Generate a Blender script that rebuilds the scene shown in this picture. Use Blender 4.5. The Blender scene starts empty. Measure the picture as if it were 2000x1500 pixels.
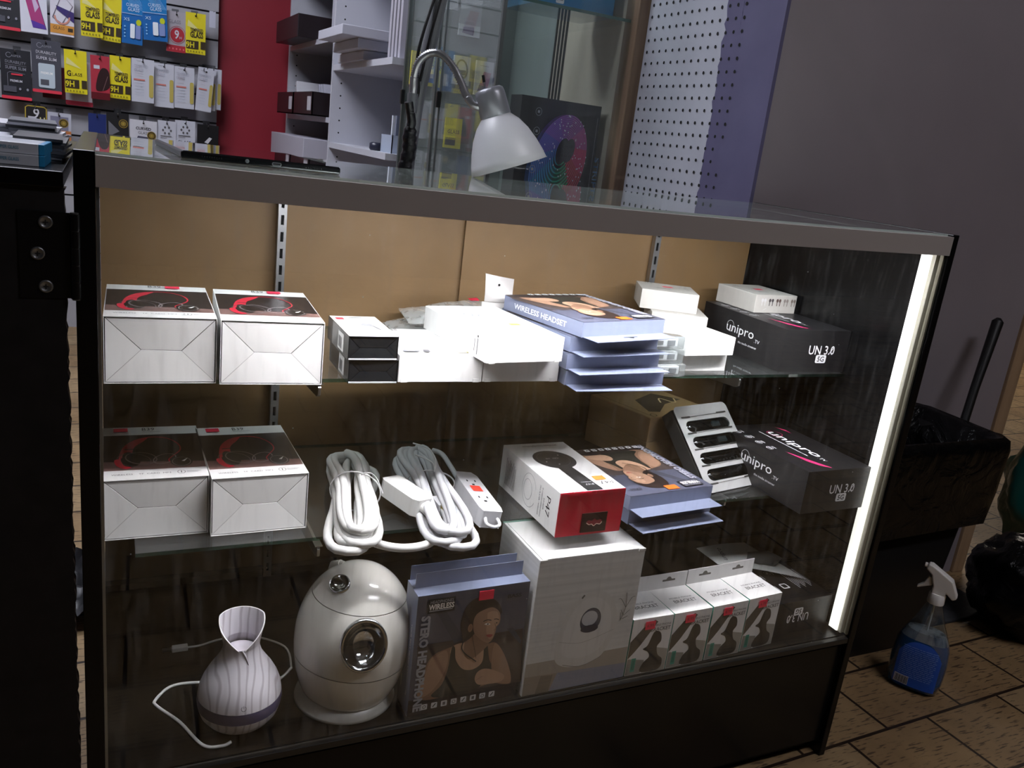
import bpy, bmesh, math, random
from mathutils import Vector, Matrix, Euler, noise
random.seed(7)
S = bpy.context.scene
C = S.collection
R = math.radians
PI = math.pi

# ------------------------------------------------------------------ camera
cam_d = bpy.data.cameras.new('camera')
cam = bpy.data.objects.new('camera', cam_d)
C.objects.link(cam)
cam.location = (0.02644, -0.89115, 1.01475)
cam.rotation_euler = (1.29491, -0.11814, -0.43612)
cam_d.sensor_fit = 'HORIZONTAL'
cam_d.sensor_width = 36.0
cam_d.lens = 1632.25 / 2000 * 36.0
cam_d.clip_start = 0.02
S.camera = cam

# ------------------------------------------------------------------ world, exposure
W = bpy.data.worlds.new('world')
S.world = W
W.use_nodes = True
W.node_tree.nodes['Background'].inputs[0].default_value = (0.75, 0.82, 1.0, 1)
W.node_tree.nodes['Background'].inputs[1].default_value = 0.035
S.view_settings.view_transform = 'Standard'
S.view_settings.look = 'None'
S.view_settings.exposure = 0.0
S.view_settings.gamma = 1.0
S.view_settings.use_curve_mapping = False
S.cycles.transparent_max_bounces = 24
S.cycles.max_bounces = 10
S.cycles.use_denoising = True

# light strengths of the lamps and of the added aisle fill light (used by the lamp builders)
LED_TOP = 160.0
LED_SIDE = 1.15
CEIL_BACK = 24.0
CEIL_FRONT = 23.0
FILL_AISLE = 26.0
CEIL_FAR = 14.0


# ------------------------------------------------------------------ materials
def lin(h):
    h = h.lstrip('#')
    r = [int(h[i:i + 2], 16) / 255 for i in (0, 2, 4)]
    return tuple((c / 12.92 if c <= .04045 else ((c + .055) / 1.055) ** 2.4) for c in r) + (1,)


_m = {}


def M(col, rough=.55, metal=0.0, name=None, spec=None, trans=0.0, coat=0.0):
    key = (col, rough, metal, spec, trans, coat)
    if key in _m:
        return _m[key]
    m = bpy.data.materials.new(name or 'paint_' + col.lstrip('#'))
    m.use_nodes = True
    b = m.node_tree.nodes['Principled BSDF']
    b.inputs['Base Color'].default_value = lin(col)
    b.inputs['Roughness'].default_value = rough
    b.inputs['Metallic'].default_value = metal
    if spec is not None:
        b.inputs['Specular IOR Level'].default_value = spec
    b.inputs['Transmission Weight'].default_value = trans
    b.inputs['Coat Weight'].default_value = coat
    _m[key] = m
    return m


def noisy(name, c1, c2, scale=(8, 8, 8), rough=.6, detail=4, contrast=(.35, .65), metal=0.0, bump=0.0, coord='Object', spec=None):
    m = bpy.data.materials.new(name)
    m.use_nodes = True
    n, l = m.node_tree.nodes, m.node_tree.links
    b = n['Principled BSDF']
    b.inputs['Roughness'].default_value = rough
    b.inputs['Metallic'].default_value = metal
    if spec is not None:
        b.inputs['Specular IOR Level'].default_value = spec
    tc = n.new('ShaderNodeTexCoord')
    mp = n.new('ShaderNodeMapping')
    mp.inputs['Scale'].default_value = scale
    l.new(tc.outputs[coord], mp.inputs[0])
    t = n.new('ShaderNodeTexNoise')
    t.inputs['Scale'].default_value = 1.0
    t.inputs['Detail'].default_value = detail
    l.new(mp.outputs[0], t.inputs[0])
    r = n.new('ShaderNodeValToRGB')
    r.color_ramp.elements[0].position = contrast[0]
    r.color_ramp.elements[1].position = contrast[1]
    r.color_ramp.elements[0].color = lin(c1)
    r.color_ramp.elements[1].color = lin(c2)
    l.new(t.outputs[0], r.inputs[0])
    l.new(r.outputs[0], b.inputs['Base Color'])
    if bump:
        bp = n.new('ShaderNodeBump')
        bp.inputs['Strength'].default_value = bump
        bp.inputs['Distance'].default_value = .002
        l.new(t.outputs[0], bp.inputs['Height'])
        l.new(bp.outputs[0], b.inputs['Normal'])
    return m


def emit(name, col, st):
    m = bpy.data.materials.new(name)
    m.use_nodes = True
    b = m.node_tree.nodes['Principled BSDF']
    b.inputs['Base Color'].default_value = (.8, .8, .8, 1)
    b.inputs['Emission Color'].default_value = lin(col)
    b.inputs['Emission Strength'].default_value = st
    return m


def glass(name, tint='#f4fbf8', dust=0.0, refl=1.0, dust_scale=(60, 60, 4), rough=0.0, base=.035, streak=.5, film=.0):
    """thin pane: see-through with a Fresnel-weighted reflection and a little dust"""
    m = bpy.data.materials.new(name)
    m.use_nodes = True
    n, l = m.node_tree.nodes, m.node_tree.links
    n.remove(n['Principled BSDF'])
    out = n['Material Output']
    tr = n.new('ShaderNodeBsdfTransparent')
    tr.inputs[0].default_value = lin(tint)
    gl = n.new('ShaderNodeBsdfGlossy')
    gl.inputs['Roughness'].default_value = rough
    gl.inputs[0].default_value = (1, 1, 1, 1)
    lw = n.new('ShaderNodeLayerWeight')
    lw.inputs[0].default_value = .5
    pw = n.new('ShaderNodeMath')
    pw.operation = 'POWER'
    pw.inputs[1].default_value = 5
    l.new(lw.outputs['Facing'], pw.inputs[0])
    ma = n.new('ShaderNodeMath')
    ma.operation = 'MULTIPLY_ADD'
    ma.inputs[1].default_value = (1 - base) * refl
    ma.inputs[2].default_value = base * refl
    l.new(pw.outputs[0], ma.inputs[0])
    mx = n.new('ShaderNodeMixShader')
    l.new(ma.outputs[0], mx.inputs[0])
    l.new(tr.outputs[0], mx.inputs[1])
    l.new(gl.outputs[0], mx.inputs[2])
    last = mx
    if dust > 0 or film > 0:
        df = n.new('ShaderNodeBsdfDiffuse')
        df.inputs[0].default_value = (.8, .84, .84, 1)
        tc = n.new('ShaderNodeTexCoord')
        mp = n.new('ShaderNodeMapping')
        mp.inputs['Scale'].default_value = dust_scale
        l.new(tc.outputs['Object'], mp.inputs[0])
        t = n.new('ShaderNodeTexNoise')
        t.inputs['Scale'].default_value = 1
        t.inputs['Detail'].default_value = 5
        l.new(mp.outputs[0], t.inputs[0])
        rp = n.new('ShaderNodeValToRGB')
        rp.color_ramp.elements[0].position = streak
        rp.color_ramp.elements[1].position = min(1, streak + .3)
        rp.color_ramp.elements[0].color = (film, film, film, 1)
        rp.color_ramp.elements[1].color = (dust, dust, dust, 1)
        l.new(t.outputs[0], rp.inputs[0])
        # specks
        v = n.new('ShaderNodeTexVoronoi')
        v.inputs['Scale'].default_value = 42
        l.new(tc.outputs['Object'], v.inputs[0])
        sm = n.new('ShaderNodeMath')
        sm.operation = 'LESS_THAN'
        sm.inputs[1].default_value = .035
        l.new(v.outputs['Distance'], sm.inputs[0])
        sep = n.new('ShaderNodeSeparateColor')
        l.new(v.outputs['Color'], sep.inputs[0])
        gt = n.new('ShaderNodeMath')
        gt.operation = 'GREATER_THAN'
        gt.inputs[1].default_value = .86
        l.new(sep.outputs[0], gt.inputs[0])
        mu = n.new('ShaderNodeMath')
        mu.operation = 'MULTIPLY'
        l.new(sm.outputs[0], mu.inputs[0])
        l.new(gt.outputs[0], mu.inputs[1])
        m2 = n.new('ShaderNodeMath')
        m2.operation = 'MULTIPLY_ADD'
        m2.inputs[1].default_value = .45 if dust > 0 else 0
        l.new(mu.outputs[0], m2.inputs[0])
        l.new(rp.outputs[0], m2.inputs[2])
        mx2 = n.new('ShaderNodeMixShader')
        l.new(m2.outputs[0], mx2.inputs[0])
        l.new(mx.outputs[0], mx2.inputs[1])
        l.new(df.outputs[0], mx2.inputs[2])
        last = mx2
    l.new(last.outputs[0], out.inputs[0])
    return m


BLACK = noisy('black_laminate', '#060607', '#0c0c0d', (3, 3, 3), rough=.25, spec=.22)
BLACKM = noisy('black_painted_board', '#0c0c0e', '#161517', (40, 40, 40), rough=.6, bump=.15, spec=.3)
WHITE = M('#e9e8e6', .5)
CARD = M('#e4e2e0', .55)
CHROME = M('#d0d2d4', .12, 1.0)
STEEL = M('#a8aaac', .32, 1.0)
ALU = M('#9a9c9c', .35, .9)
PINK = M('#f0294f', .5)
ORANGE = M('#f2661e', .5)
GOLD = M('#b58a2e', .4, .5)
INK = M('#1a1718', .5)
INKG = M('#5a595c', .5)


# ------------------------------------------------------------------ mesh building
_txt = {}


def text_mesh(s, bold=0.0):
    k = (s, bold)
    if k not in _txt:
        cu = bpy.data.curves.new('t', 'FONT')
        cu.body = s
        cu.size = 1
        cu.resolution_u = 2
        cu.offset = bold
        o = bpy.data.objects.new('t', cu)
        C.objects.link(o)
        dg = bpy.context.evaluated_depsgraph_get()
        dg.update()
        me = o.evaluated_get(dg).to_mesh()
        vs = [tuple(v.co)[:2] for v in me.vertices]
        fs = [tuple(p.vertices) for p in me.polygons]
        o.evaluated_get(dg).to_mesh_clear()
        C.objects.unlink(o)
        bpy.data.objects.remove(o)
        bpy.data.curves.remove(cu)
        x0 = min(v[0] for v in vs); x1 = max(v[0] for v in vs)
        y0 = min(v[1] for v in vs); y1 = max(v[1] for v in vs)
        _txt[k] = ([((v[0] - (x0 + x1) / 2), (v[1] - (y0 + y1) / 2)) for v in vs], fs, x1 - x0, y1 - y0)
    return _txt[k]


def catmull(pts, n=6, closed=True):
    out = []
    N = len(pts)
    rng = range(N) if closed else range(N - 1)
    for i in rng:
        if closed:
            p0, p1, p2, p3 = pts[(i - 1) % N], pts[i], pts[(i + 1) % N], pts[(i + 2) % N]
        else:
            p0, p1, p2, p3 = pts[max(i - 1, 0)], pts[i], pts[i + 1], pts[min(i + 2, N - 1)]
        for j in range(n):
            t = j / n
            out.append(tuple(.5 * ((2 * b) + (-a + c) * t + (2 * a - 5 * b + 4 * c - d) * t * t + (-a + 3 * b - 3 * c + d) * t ** 3)
                             for a, b, c, d in zip(p0, p1, p2, p3)))
    if not closed:
        out.append(tuple(pts[-1]))
    return out


class MB:
    def __init__(self):
        self.v, self.f, self.mi, self.mats, self.sm = [], [], [], [], []

    def mat(self, m):
        if m not in self.mats:
            self.mats.append(m)
        return self.mats.index(m)

    def add(self, vs, fs, m, smooth=False):
        o = len(self.v)
        i = self.mat(m)
        self.v += [tuple(v) for v in vs]
        for f in fs:
            self.f.append(tuple(o + a for a in f))
            self.mi.append(i)
            self.sm.append(smooth)
        return self

    def box(self, x0, y0, z0, x1, y1, z1, m, mx=None):
        vs = [Vector(p) for p in ((x0, y0, z0), (x1, y0, z0), (x1, y1, z0), (x0, y1, z0), (x0, y0, z1), (x1, y0, z1), (x1, y1, z1), (x0, y1, z1))]
        if mx:
            vs = [mx @ v for v in vs]
        return self.add(vs, [(0, 3, 2, 1), (4, 5, 6, 7), (0, 1, 5, 4), (1, 2, 6, 5), (2, 3, 7, 6), (3, 0, 4, 7)], m)

    def prism(self, pts, z0, z1, m, mx=None, smooth=False):
        """pts: 2D outline in xy, counter-clockwise"""
        n = len(pts)
        vs = [Vector((x, y, z0)) for x, y in pts] + [Vector((x, y, z1)) for x, y in pts]
        if mx:
            vs = [mx @ v for v in vs]
        self.add(vs, [tuple(range(n))[::-1], tuple(range(n, 2 * n))], m)
        self.add(vs, [(i, (i + 1) % n, n + (i + 1) % n, n + i) for i in range(n)], m, smooth)
        return self

    def lathe(self, prof, m, seg=48, mx=None, cap=True, sx=1, sy=1):
        vs, fs = [], []
        for r, z in prof:
            for k in range(seg):
                a = 2 * PI * k / seg
                vs.append(Vector((r * math.cos(a) * sx, r * math.sin(a) * sy, z)))
        for i in range(len(prof) - 1):
            for k in range(seg):
                a, b = i * seg + k, i * seg + (k + 1) % seg
                fs.append((a, b, b + seg, a + seg))
        if mx:
            vs = [mx @ v for v in vs]
        self.add(vs, fs, m, True)
        if cap:
            n = len(prof)
            caps = []
            if prof[0][0] > 1e-5:
                caps.append(tuple(range(seg))[::-1])
            if prof[-1][0] > 1e-5:
                caps.append(tuple(range((n - 1) * seg, n * seg)))
            if caps:
                self.add(vs, caps, m, False)
        return self

    def tube(self, pts, r, m, seg=10, closed=False, caps=True):
        pts = [Vector(p) for p in pts]
        N = len(pts)
        rr = r if isinstance(r, (list, tuple)) else [r] * N
        T = []
        for i in range(N):
            a = pts[(i - 1) % N] if closed or i > 0 else pts[i]
            b = pts[(i + 1) % N] if closed or i < N - 1 else pts[i]
            T.append((b - a).normalized())
        up = Vector((0, 0, 1))
        if abs(T[0].dot(up)) > .9:
            up = Vector((1, 0, 0))
        nrm = (up - T[0] * up.dot(T[0])).normalized()
        vs = []
        for i in range(N):
            nrm = (nrm - T[i] * nrm.dot(T[i])).normalized()
            bn = T[i].cross(nrm)
            for k in range(seg):
                a = 2 * PI * k / seg
                vs.append(pts[i] + (nrm * math.cos(a) + bn * math.sin(a)) * rr[i])
        fs = []
        for i in range(N if closed else N - 1):
            j = (i + 1) % N
            for k in range(seg):
                fs.append((i * seg + k, i * seg + (k + 1) % seg, j * seg + (k + 1) % seg, j * seg + k))
        self.add(vs, fs, m, True)
        if caps and not closed:
            self.add(vs, [tuple(range(seg))[::-1], tuple(range((N - 1) * seg, N * seg))], m)
        return self

    def grid(self, fn, nu, nv, m, smooth=True):
        vs = [fn(i / nu, j / nv) for j in range(nv + 1) for i in range(nu + 1)]
        fs = [(j * (nu + 1) + i, j * (nu + 1) + i + 1, (j + 1) * (nu + 1) + i + 1, (j + 1) * (nu + 1) + i) for j in range(nv) for i in range(nu)]
        return self.add(vs, fs, m, smooth)

    def build(self, name, parent=None, bevel=0.0, seg=2, loc=None, rot=None, label=None):
        me = bpy.data.meshes.new(name)
        me.from_pydata(self.v, [], self.f)
        for m in self.mats:
            me.materials.append(m)
        me.polygons.foreach_set('material_index', self.mi)
        me.polygons.foreach_set('use_smooth', self.sm)
        me.update()
        o = bpy.data.objects.new(name, me)
        C.objects.link(o)
        if parent:
            o.parent = parent
        if loc:
            o.location = loc
        if rot:
            o.rotation_euler = rot
        if bevel:
            b = o.modifiers.new('bevel', 'BEVEL')
            b.width = bevel
            b.segments = seg
            b.limit_method = 'ANGLE'
            b.angle_limit = R(50)
        if label:
            o['label'] = label
        return o


class Art:
    """flat printing on a face: o = origin, u and v = face axes; every mark lies a hair above the one before"""

    def __init__(self, mb, o, u, v, e=.00015, de=.00006):
        self.mb, self.o, self.u, self.v = mb, Vector(o), Vector(u).normalized(), Vector(v).normalized()
        self.n = self.u.cross(self.v)
        self.e, self.de = e, de

    def sub(self, x, y, rot=0, sc=1):
        a = Art.__new__(Art)
        a.mb, a.n, a.de = self.mb, self.n, self.de
        a.o = self.o + self.u * x + self.v * y
        c, s = math.cos(R(rot)), math.sin(R(rot))
        a.u = self.u * c + self.v * s
        a.v = -self.u * s + self.v * c
        a.e = self.e
        a.root = self
        return a

    def P(self, x, y, e):
        return self.o + self.u * x + self.v * y + self.n * e

    def nxt(self):
        r = getattr(self, 'root', self)
        while hasattr(r, 'root'):
            r = r.root
        r.e += r.de
        return r.e

    def poly(self, pts, m):
        e = self.nxt()
        A = sum(pts[i][0] * pts[(i + 1) % len(pts)][1] - pts[(i + 1) % len(pts)][0] * pts[i][1] for i in range(len(pts)))
        if A < 0:
            pts = pts[::-1]
        self.mb.add([self.P(x, y, e) for x, y in pts], [tuple(range(len(pts)))], m)

    def rect(self, x, y, w, h, m, r=0.0):
        if r:
            pts = []
            for cx, cy, a0 in ((x + w - r, y + r, -90), (x + w - r, y + h - r, 0), (x + r, y + h - r, 90), (x + r, y + r, 180)):
                for k in range(5):
                    a = R(a0 + 22.5 * k)
                    pts.append((cx + r * math.cos(a), cy + r * math.sin(a)))
            self.poly(pts, m)
        else:
            self.poly([(x, y), (x + w, y), (x + w, y + h), (x, y + h)], m)

    def blob(self, pts, m, n=5):
        self.poly(catmull(pts, n), m)

    def ell(self, cx, cy, rx, ry, m, rot=0, seg=28):
        c, s = math.cos(R(rot)), math.sin(R(rot))
        self.poly([(cx + rx * math.cos(t) * c - ry * math.sin(t) * s, cy + rx * math.cos(t) * s + ry * math.sin(t) * c)
                   for t in (2 * PI * k / seg for k in range(seg))], m)

    def line(self, pts, w, m, smooth=False, closed=False, w1=None):
        if smooth:
            pts = catmull(pts, 6, closed)
        e = self.nxt()
        N = len(pts)
        vs, fs = [], []
        for i, p in enumerate(pts):
            a = pts[(i - 1) % N] if (closed or i > 0) else p
            b = pts[(i + 1) % N] if (closed or i < N - 1) else p
            dx, dy = b[0] - a[0], b[1] - a[1]
            L = math.hypot(dx, dy) or 1
            ww = w if w1 is None else w + (w1 - w) * i / (N - 1)
            nx, ny = -dy / L * ww / 2, dx / L * ww / 2
            vs += [self.P(p[0] - nx, p[1] - ny, e), self.P(p[0] + nx, p[1] + ny, e)]
        for i in range(N if closed else N - 1):
            j = (i + 1) % N
            fs.append((2 * i, 2 * j, 2 * j + 1, 2 * i + 1))
        self.mb.add(vs, fs, m)

    def ring(self, cx, cy, rx, ry, w, m, rot=0, a0=0, a1=360):
        c, s = math.cos(R(rot)), math.sin(R(rot))
        n = 32
        full = (a1 - a0) >= 360
        ts = [R(a0 + (a1 - a0) * k / n) for k in range(n if full else n + 1)]
        self.line([(cx + rx * math.cos(t) * c - ry * math.sin(t) * s, cy + rx * math.cos(t) * s + ry * math.sin(t) * c) for t in ts], w, m, closed=full)

    def text(self, s, cx, cy, w, h, m, rot=0, bold=0.0, shear=0.0):
        vs, fs, W_, H_ = text_mesh(s, bold)
        e = self.nxt()
        if w is None:
            w = W_ * h / H_
        kx, ky = w / W_, h / H_
        c, sn = math.cos(R(rot)), math.sin(R(rot))
        out = []
        for x, y in vs:
            x, y = x * kx + y * ky * shear, y * ky
            out.append(self.P(cx + x * c - y * sn, cy + x * sn + y * c, e))
        self.mb.add(out, fs, m)


def faces(mb, w, d, h, e=.00015, de=.00006):
    return {
        'front': Art(mb, (0, 0, 0), (1, 0, 0), (0, 0, 1), e, de),
        'top': Art(mb, (0, 0, h), (1, 0, 0), (0, 1, 0), e, de),
        'left': Art(mb, (0, d, 0), (0, -1, 0), (0, 0, 1), e, de),
        'right': Art(mb, (w, 0, 0), (0, 1, 0), (0, 0, 1), e, de),
    }


def thing(name, label, cat, loc=(0, 0, 0), yaw=0.0, group=None, rot=None):
    o = bpy.data.objects.new(name, None)
    o.empty_display_size = .02
    C.objects.link(o)
    o.location = loc
    o.rotation_euler = rot if rot else (0, 0, R(yaw))
    tag(o, label, cat, group)
    return o


def tag(o, label, cat, group=None, kind=None):
    o['label'] = label
    o['category'] = cat
    if group:
        o['group'] = group
    if kind:
        o['kind'] = kind
    return o


def struct(o, label=None, cat=None):
    o['kind'] = 'structure'
    if label:
        o['label'] = label
    if cat:
        o['category'] = cat
    return o


def dup(root, loc, yaw, label):
    r = root.copy()
    C.objects.link(r)
    r.location = loc
    r.rotation_euler = (0, 0, R(yaw))
    r['label'] = label
    for ch in list(root.children):
        c = ch.copy()
        C.objects.link(c)
        c.parent = r
        for g in list(ch.children):
            d = g.copy()
            C.objects.link(d)
            d.parent = c
    return r

# ================================================================== SETTING
def tile_material():
    m = bpy.data.materials.new('quarry_tile')
    m.use_nodes = True
    n, l = m.node_tree.nodes, m.node_tree.links
    b = n['Principled BSDF']
    tc = n.new('ShaderNodeTexCoord')
    mp = n.new('ShaderNodeMapping')
    mp.inputs['Location'].default_value = (-1.297, .031, 0)
    mp.inputs['Rotation'].default_value = (0, 0, R(-2))
    l.new(tc.outputs['Object'], mp.inputs[0])
    br = n.new('ShaderNodeTexBrick')
    br.offset = .5
    br.inputs['Scale'].default_value = 1
    br.inputs['Brick Width'].default_value = .2305
    br.inputs['Row Height'].default_value = .1665
    br.inputs['Mortar Size'].default_value = .0038
    br.inputs['Mortar Smooth'].default_value = .2
    br.inputs['Color1'].default_value = lin('#8f7452')
    br.inputs['Color2'].default_value = lin('#a18a68')
    br.inputs['Mortar'].default_value = lin('#2a1d14')
    l.new(mp.outputs[0], br.inputs[0])
    # short dark dashes along the tile
    mp2 = n.new('ShaderNodeMapping')
    mp2.inputs['Rotation'].default_value = (0, 0, R(-2))
    mp2.inputs['Scale'].default_value = (28, 210, 1)
    l.new(tc.outputs['Object'], mp2.inputs[0])
    t = n.new('ShaderNodeTexNoise')
    t.inputs['Scale'].default_value = 1
    t.inputs['Detail'].default_value = 3
    l.new(mp2.outputs[0], t.inputs[0])
    rp = n.new('ShaderNodeValToRGB')
    rp.color_ramp.elements[0].position = .56
    rp.color_ramp.elements[1].position = .64
    l.new(t.outputs[0], rp.inputs[0])
    mx = n.new('ShaderNodeMix')
    mx.data_type = 'RGBA'
    mx.inputs['B'].default_value = lin('#33241a')
    mu = n.new('ShaderNodeMath')
    mu.operation = 'MULTIPLY'
    mu.inputs[1].default_value = .8
    l.new(rp.outputs[0], mu.inputs[0])
    l.new(mu.outputs[0], mx.inputs['Factor'])
    l.new(br.outputs['Color'], mx.inputs['A'])
    # blotches
    t2 = n.new('ShaderNodeTexNoise')
    t2.inputs['Scale'].default_value = 9
    t2.inputs['Detail'].default_value = 5
    l.new(tc.outputs['Object'], t2.inputs[0])
    mx2 = n.new('ShaderNodeMix')
    mx2.data_type = 'RGBA'
    mx2.blend_type = 'MULTIPLY'
    mx2.inputs['Factor'].default_value = .55
    l.new(mx.outputs['Result'], mx2.inputs['A'])
    r2 = n.new('ShaderNodeValToRGB')
    r2.color_ramp.elements[0].position = .3
    r2.color_ramp.elements[1].position = .7
    r2.color_ramp.elements[0].color = (.35, .3, .27, 1)
    l.new(t2.outputs[0], r2.inputs[0])
    l.new(r2.outputs[0], mx2.inputs['B'])
    l.new(mx2.outputs['Result'], b.inputs['Base Color'])
    b.inputs['Roughness'].default_value = .5
    b.inputs['Specular IOR Level'].default_value = .3
    bp = n.new('ShaderNodeBump')
    bp.inputs['Strength'].default_value = .5
    bp.inputs['Distance'].default_value = .003
    sb = n.new('ShaderNodeMath')
    sb.operation = 'SUBTRACT'
    sb.inputs[0].default_value = 1
    l.new(br.outputs['Fac'], sb.inputs[1])
    l.new(sb.outputs[0], bp.inputs['Height'])
    l.new(bp.outputs[0], b.inputs['Normal'])
    return m


FX0, FX1, FY0, FY1, CZ = -2.6, 12.0, -5.0, 8.0, 2.7
mb = MB(); mb.box(FX0, FY0, -.05, FX1, FY1, 0, tile_material())
struct(mb.build('floor'), 'floor of brown streaked quarry tiles with dark grout', 'floor')
mb = MB(); mb.box(FX0, FY0, CZ, FX1, FY1, CZ + .1, noisy('ceiling_tile', '#8c8a88', '#9a9896', (4, 4, 4), .9))
struct(mb.build('ceiling'), 'plain pale shop ceiling', 'ceiling')
RED = noisy('red_paint', '#7d1424', '#8a1a2b', (2, 2, 2), rough=.55, bump=.05)
mb = MB(); mb.box(FX0, 3.325, 0, 1.6, 3.425, CZ, RED)
struct(mb.build('wall_back'), 'dark red painted wall behind the counter', 'wall')
GREYP = noisy('grey_wall_paint', '#7c7479', '#867e83', (1.5, 1.5, 1.5), rough=.75, detail=6, bump=.03)
LILAC = noisy('lilac_wall_paint', '#4a4660', '#524e6a', (3, 3, 9), rough=.7, bump=.05)
mb = MB()
mb.box(1.2138, .484, 0, 2.195, .60, CZ, GREYP)
struct(mb.build('wall_right'), 'grey painted end wall right of the display case', 'wall')
TRIMW = noisy('pale_wood', '#8d7358', '#a2876a', (30, 30, 3), rough=.5)
mb = MB(); mb.box(2.195, .474, 0, 2.24, .61, CZ, TRIMW)
struct(mb.build('trim_1', bevel=.003), 'pale wood trim on the open end of the grey wall', 'trim')
mb = MB(); mb.box(1.245, .6001, 0, 1.32, 3.325, CZ, LILAC)
struct(mb.build('wall_side'), 'wall behind the pegboard and white shelves', 'wall')
mb = MB(); mb.box(FX0 - .1, FY0, 0, FX0, FY1, CZ, M('#4a4648', .8))
struct(mb.build('wall_left'), 'plain grey wall left of the counter', 'wall')
mb = MB(); mb.box(FX0, FY0 - .1, 0, FX1, FY0, CZ, M('#3b3837', .8))
struct(mb.build('wall_front'), 'plain dark wall opposite the display case', 'wall')
mb = MB(); mb.box(1.6, FY1, 0, FX1, FY1 + .1, CZ, M('#77706a', .8)); mb.box(FX1, FY0, 0, FX1 + .1, FY1, CZ, M('#77706a', .8))
struct(mb.build('wall_far'), 'plain wall at the far end of the tiled hall', 'wall')


def ceiling_light(x, y, w, d, strength, label, col='#eef3ff'):
    t = thing('ceiling_light', label, 'light', (x, y, CZ))
    b = MB()
    for a in ((-w / 2 - .03, -d / 2 - .03, w / 2 + .03, -d / 2), (-w / 2 - .03, d / 2, w / 2 + .03, d / 2 + .03),
              (-w / 2 - .03, -d / 2, -w / 2, d / 2), (w / 2, -d / 2, w / 2 + .03, d / 2)):
        b.box(a[0], a[1], -.035, a[2], a[3], 0, WHITE)
    b.build('frame', t)
    b = MB(); b.box(-w / 2, -d / 2, -.02, w / 2, d / 2, 0, emit('lamp_diffuser', col, strength))
    b.build('diffuser', t)


ceiling_light(-.5, 1.75, 1.2, .6, CEIL_BACK, 'ceiling light panel above the aisle behind the counter', '#eceffc')
ceiling_light(-.6, .75, 1.2, .3, FILL_AISLE, 'added fill light strip above the narrow aisle behind the display case', '#eceffc')  # added fill light, unseen; brightens the pegboard and cabinet side
ceiling_light(1.6, -1.3, 1.2, .3, CEIL_FRONT, 'ceiling light panel above the floor in front of the display case', '#f8f6ff')
ceiling_light(5.2, 3.2, 1.2, 1.2, CEIL_FAR, 'ceiling light panel above the far tiled hall', '#fff2e4')

# pegboard between display case corner and glass cabinet
t = thing('pegboard', 'white perforated pegboard with a lilac painted edge strip', 'pegboard', (1.205, .474, 0))
PEG = noisy('pegboard_white', '#9fa1ab', '#a9abb5', (5, 5, 5), rough=.5)
b = MB()
b.box(0, .155, .3, .008, .475, 2.5, PEG)
pa = Art(b, (0, .475, .3), (0, -1, 0), (0, 0, 1), .0003, .00005)
b.build('panel', t)
b = MB()
LIL2 = noisy('lilac_edge_paint', '#4c4866', '#54506e', (6, 6, 6), rough=.65, bump=.1)
ed = [(.0, .3)] + [(.0, 2.5)]
b.box(0, 0, .3, .0085, .158, 2.5, LIL2)
# ragged paint edge over the perforated part
e2 = Art(b, (0, .158, 0), (0, -1, 0), (0, 0, 1), .0004, .00005)
rag = []
rnd = random.Random(3)
zz = .5
while zz < 1.9:
    rag.append((-.013 - .02 * max(0, (zz - .95)) + rnd.uniform(-.004, .004) - .05 * max(0, zz - 1.2) * 0, zz)); zz += .012
e2.poly([(.03, .5)] + [(.03, 1.9)] + rag[::-1], LIL2)
b.build('painted_strip', t)
b = MB()
HOLE = M('#08080a', .9)
for i in range(19):
    for j in range(40):
        yy = .012 + .0262 * i
        if yy > .46: continue
        zz = .80 + .0262 * j
        yl = .46 - .0262 * i
        if yl < .105: continue
        if yl < .13 and rnd.random() < .25 and zz < 1.12: continue
        pts = [(-.0012, yl + .0036 * math.cos(2 * PI * k / 12), zz + .0036 * math.sin(2 * PI * k / 12)) for k in range(12)]
        pts2 = [(-.0004, p[1], p[2]) for p in pts]
        b.add(pts, [tuple(range(12))[::-1]], HOLE)
o = b.build('holes', t)
b = MB(); b.box(-.03, .476, 0, .03, .535, 2.6, noisy('frame_wood', '#6f5a49', '#85705c', (40, 40, 3), rough=.45))
tw = b.build('trim_2', bevel=.003)
tw.location = (1.205, .474, 0)
struct(tw, 'brown wooden post between pegboard and glass cabinet', 'trim')

# ================================================================== DISPLAY CASE
CW, CH, CD, DK, TL = 1.222, .966, .467, .252, .0186
XR = 1.2085
case = thing('display_case', 'black framed glass display case lit from inside', 'display case')
b = MB(); b.box(0, 0, 0, TL, CD, CH, BLACK); b.build('side_panel', case, .0012)
b = MB(); b.box(XR, 0, 0, CW, CD, CH, BLACK); b.build('side_panel', case, .0012)
b = MB(); b.box(TL, .012, DK - .02, XR, CD, DK, noisy('deck_laminate', '#080706', '#0f0d0b', (6, 6, 6), rough=.3, spec=.3)); b.build('deck', case)
b = MB(); b.box(TL, .010, .03, XR, .028, DK - .021, BLACK); b.box(TL, .03, 0, XR, .045, .03, BLACK); b.build('base_panel', case)
b = MB(); b.box(TL, .0015, DK - .012, XR, .0115, DK - .002, M('#3b3936', .4, .6)); b.build('glass_channel', case, .001)
GF = glass('front_pane', '#fbfcfc', dust=.075, dust_scale=(110, 110, 16), streak=.52, film=.0)
b = MB(); b.box(TL, .003, DK - .002, XR, .008, .9335, GF); b.build('front_glass', case)
RAILM = M('#9c9591', .42, .1)
def sag(b):
    b.v = [(x, y, z - .0048 * (1 - ((x - .6135) / .595) ** 2)) for x, y, z in b.v]
    return b


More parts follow.
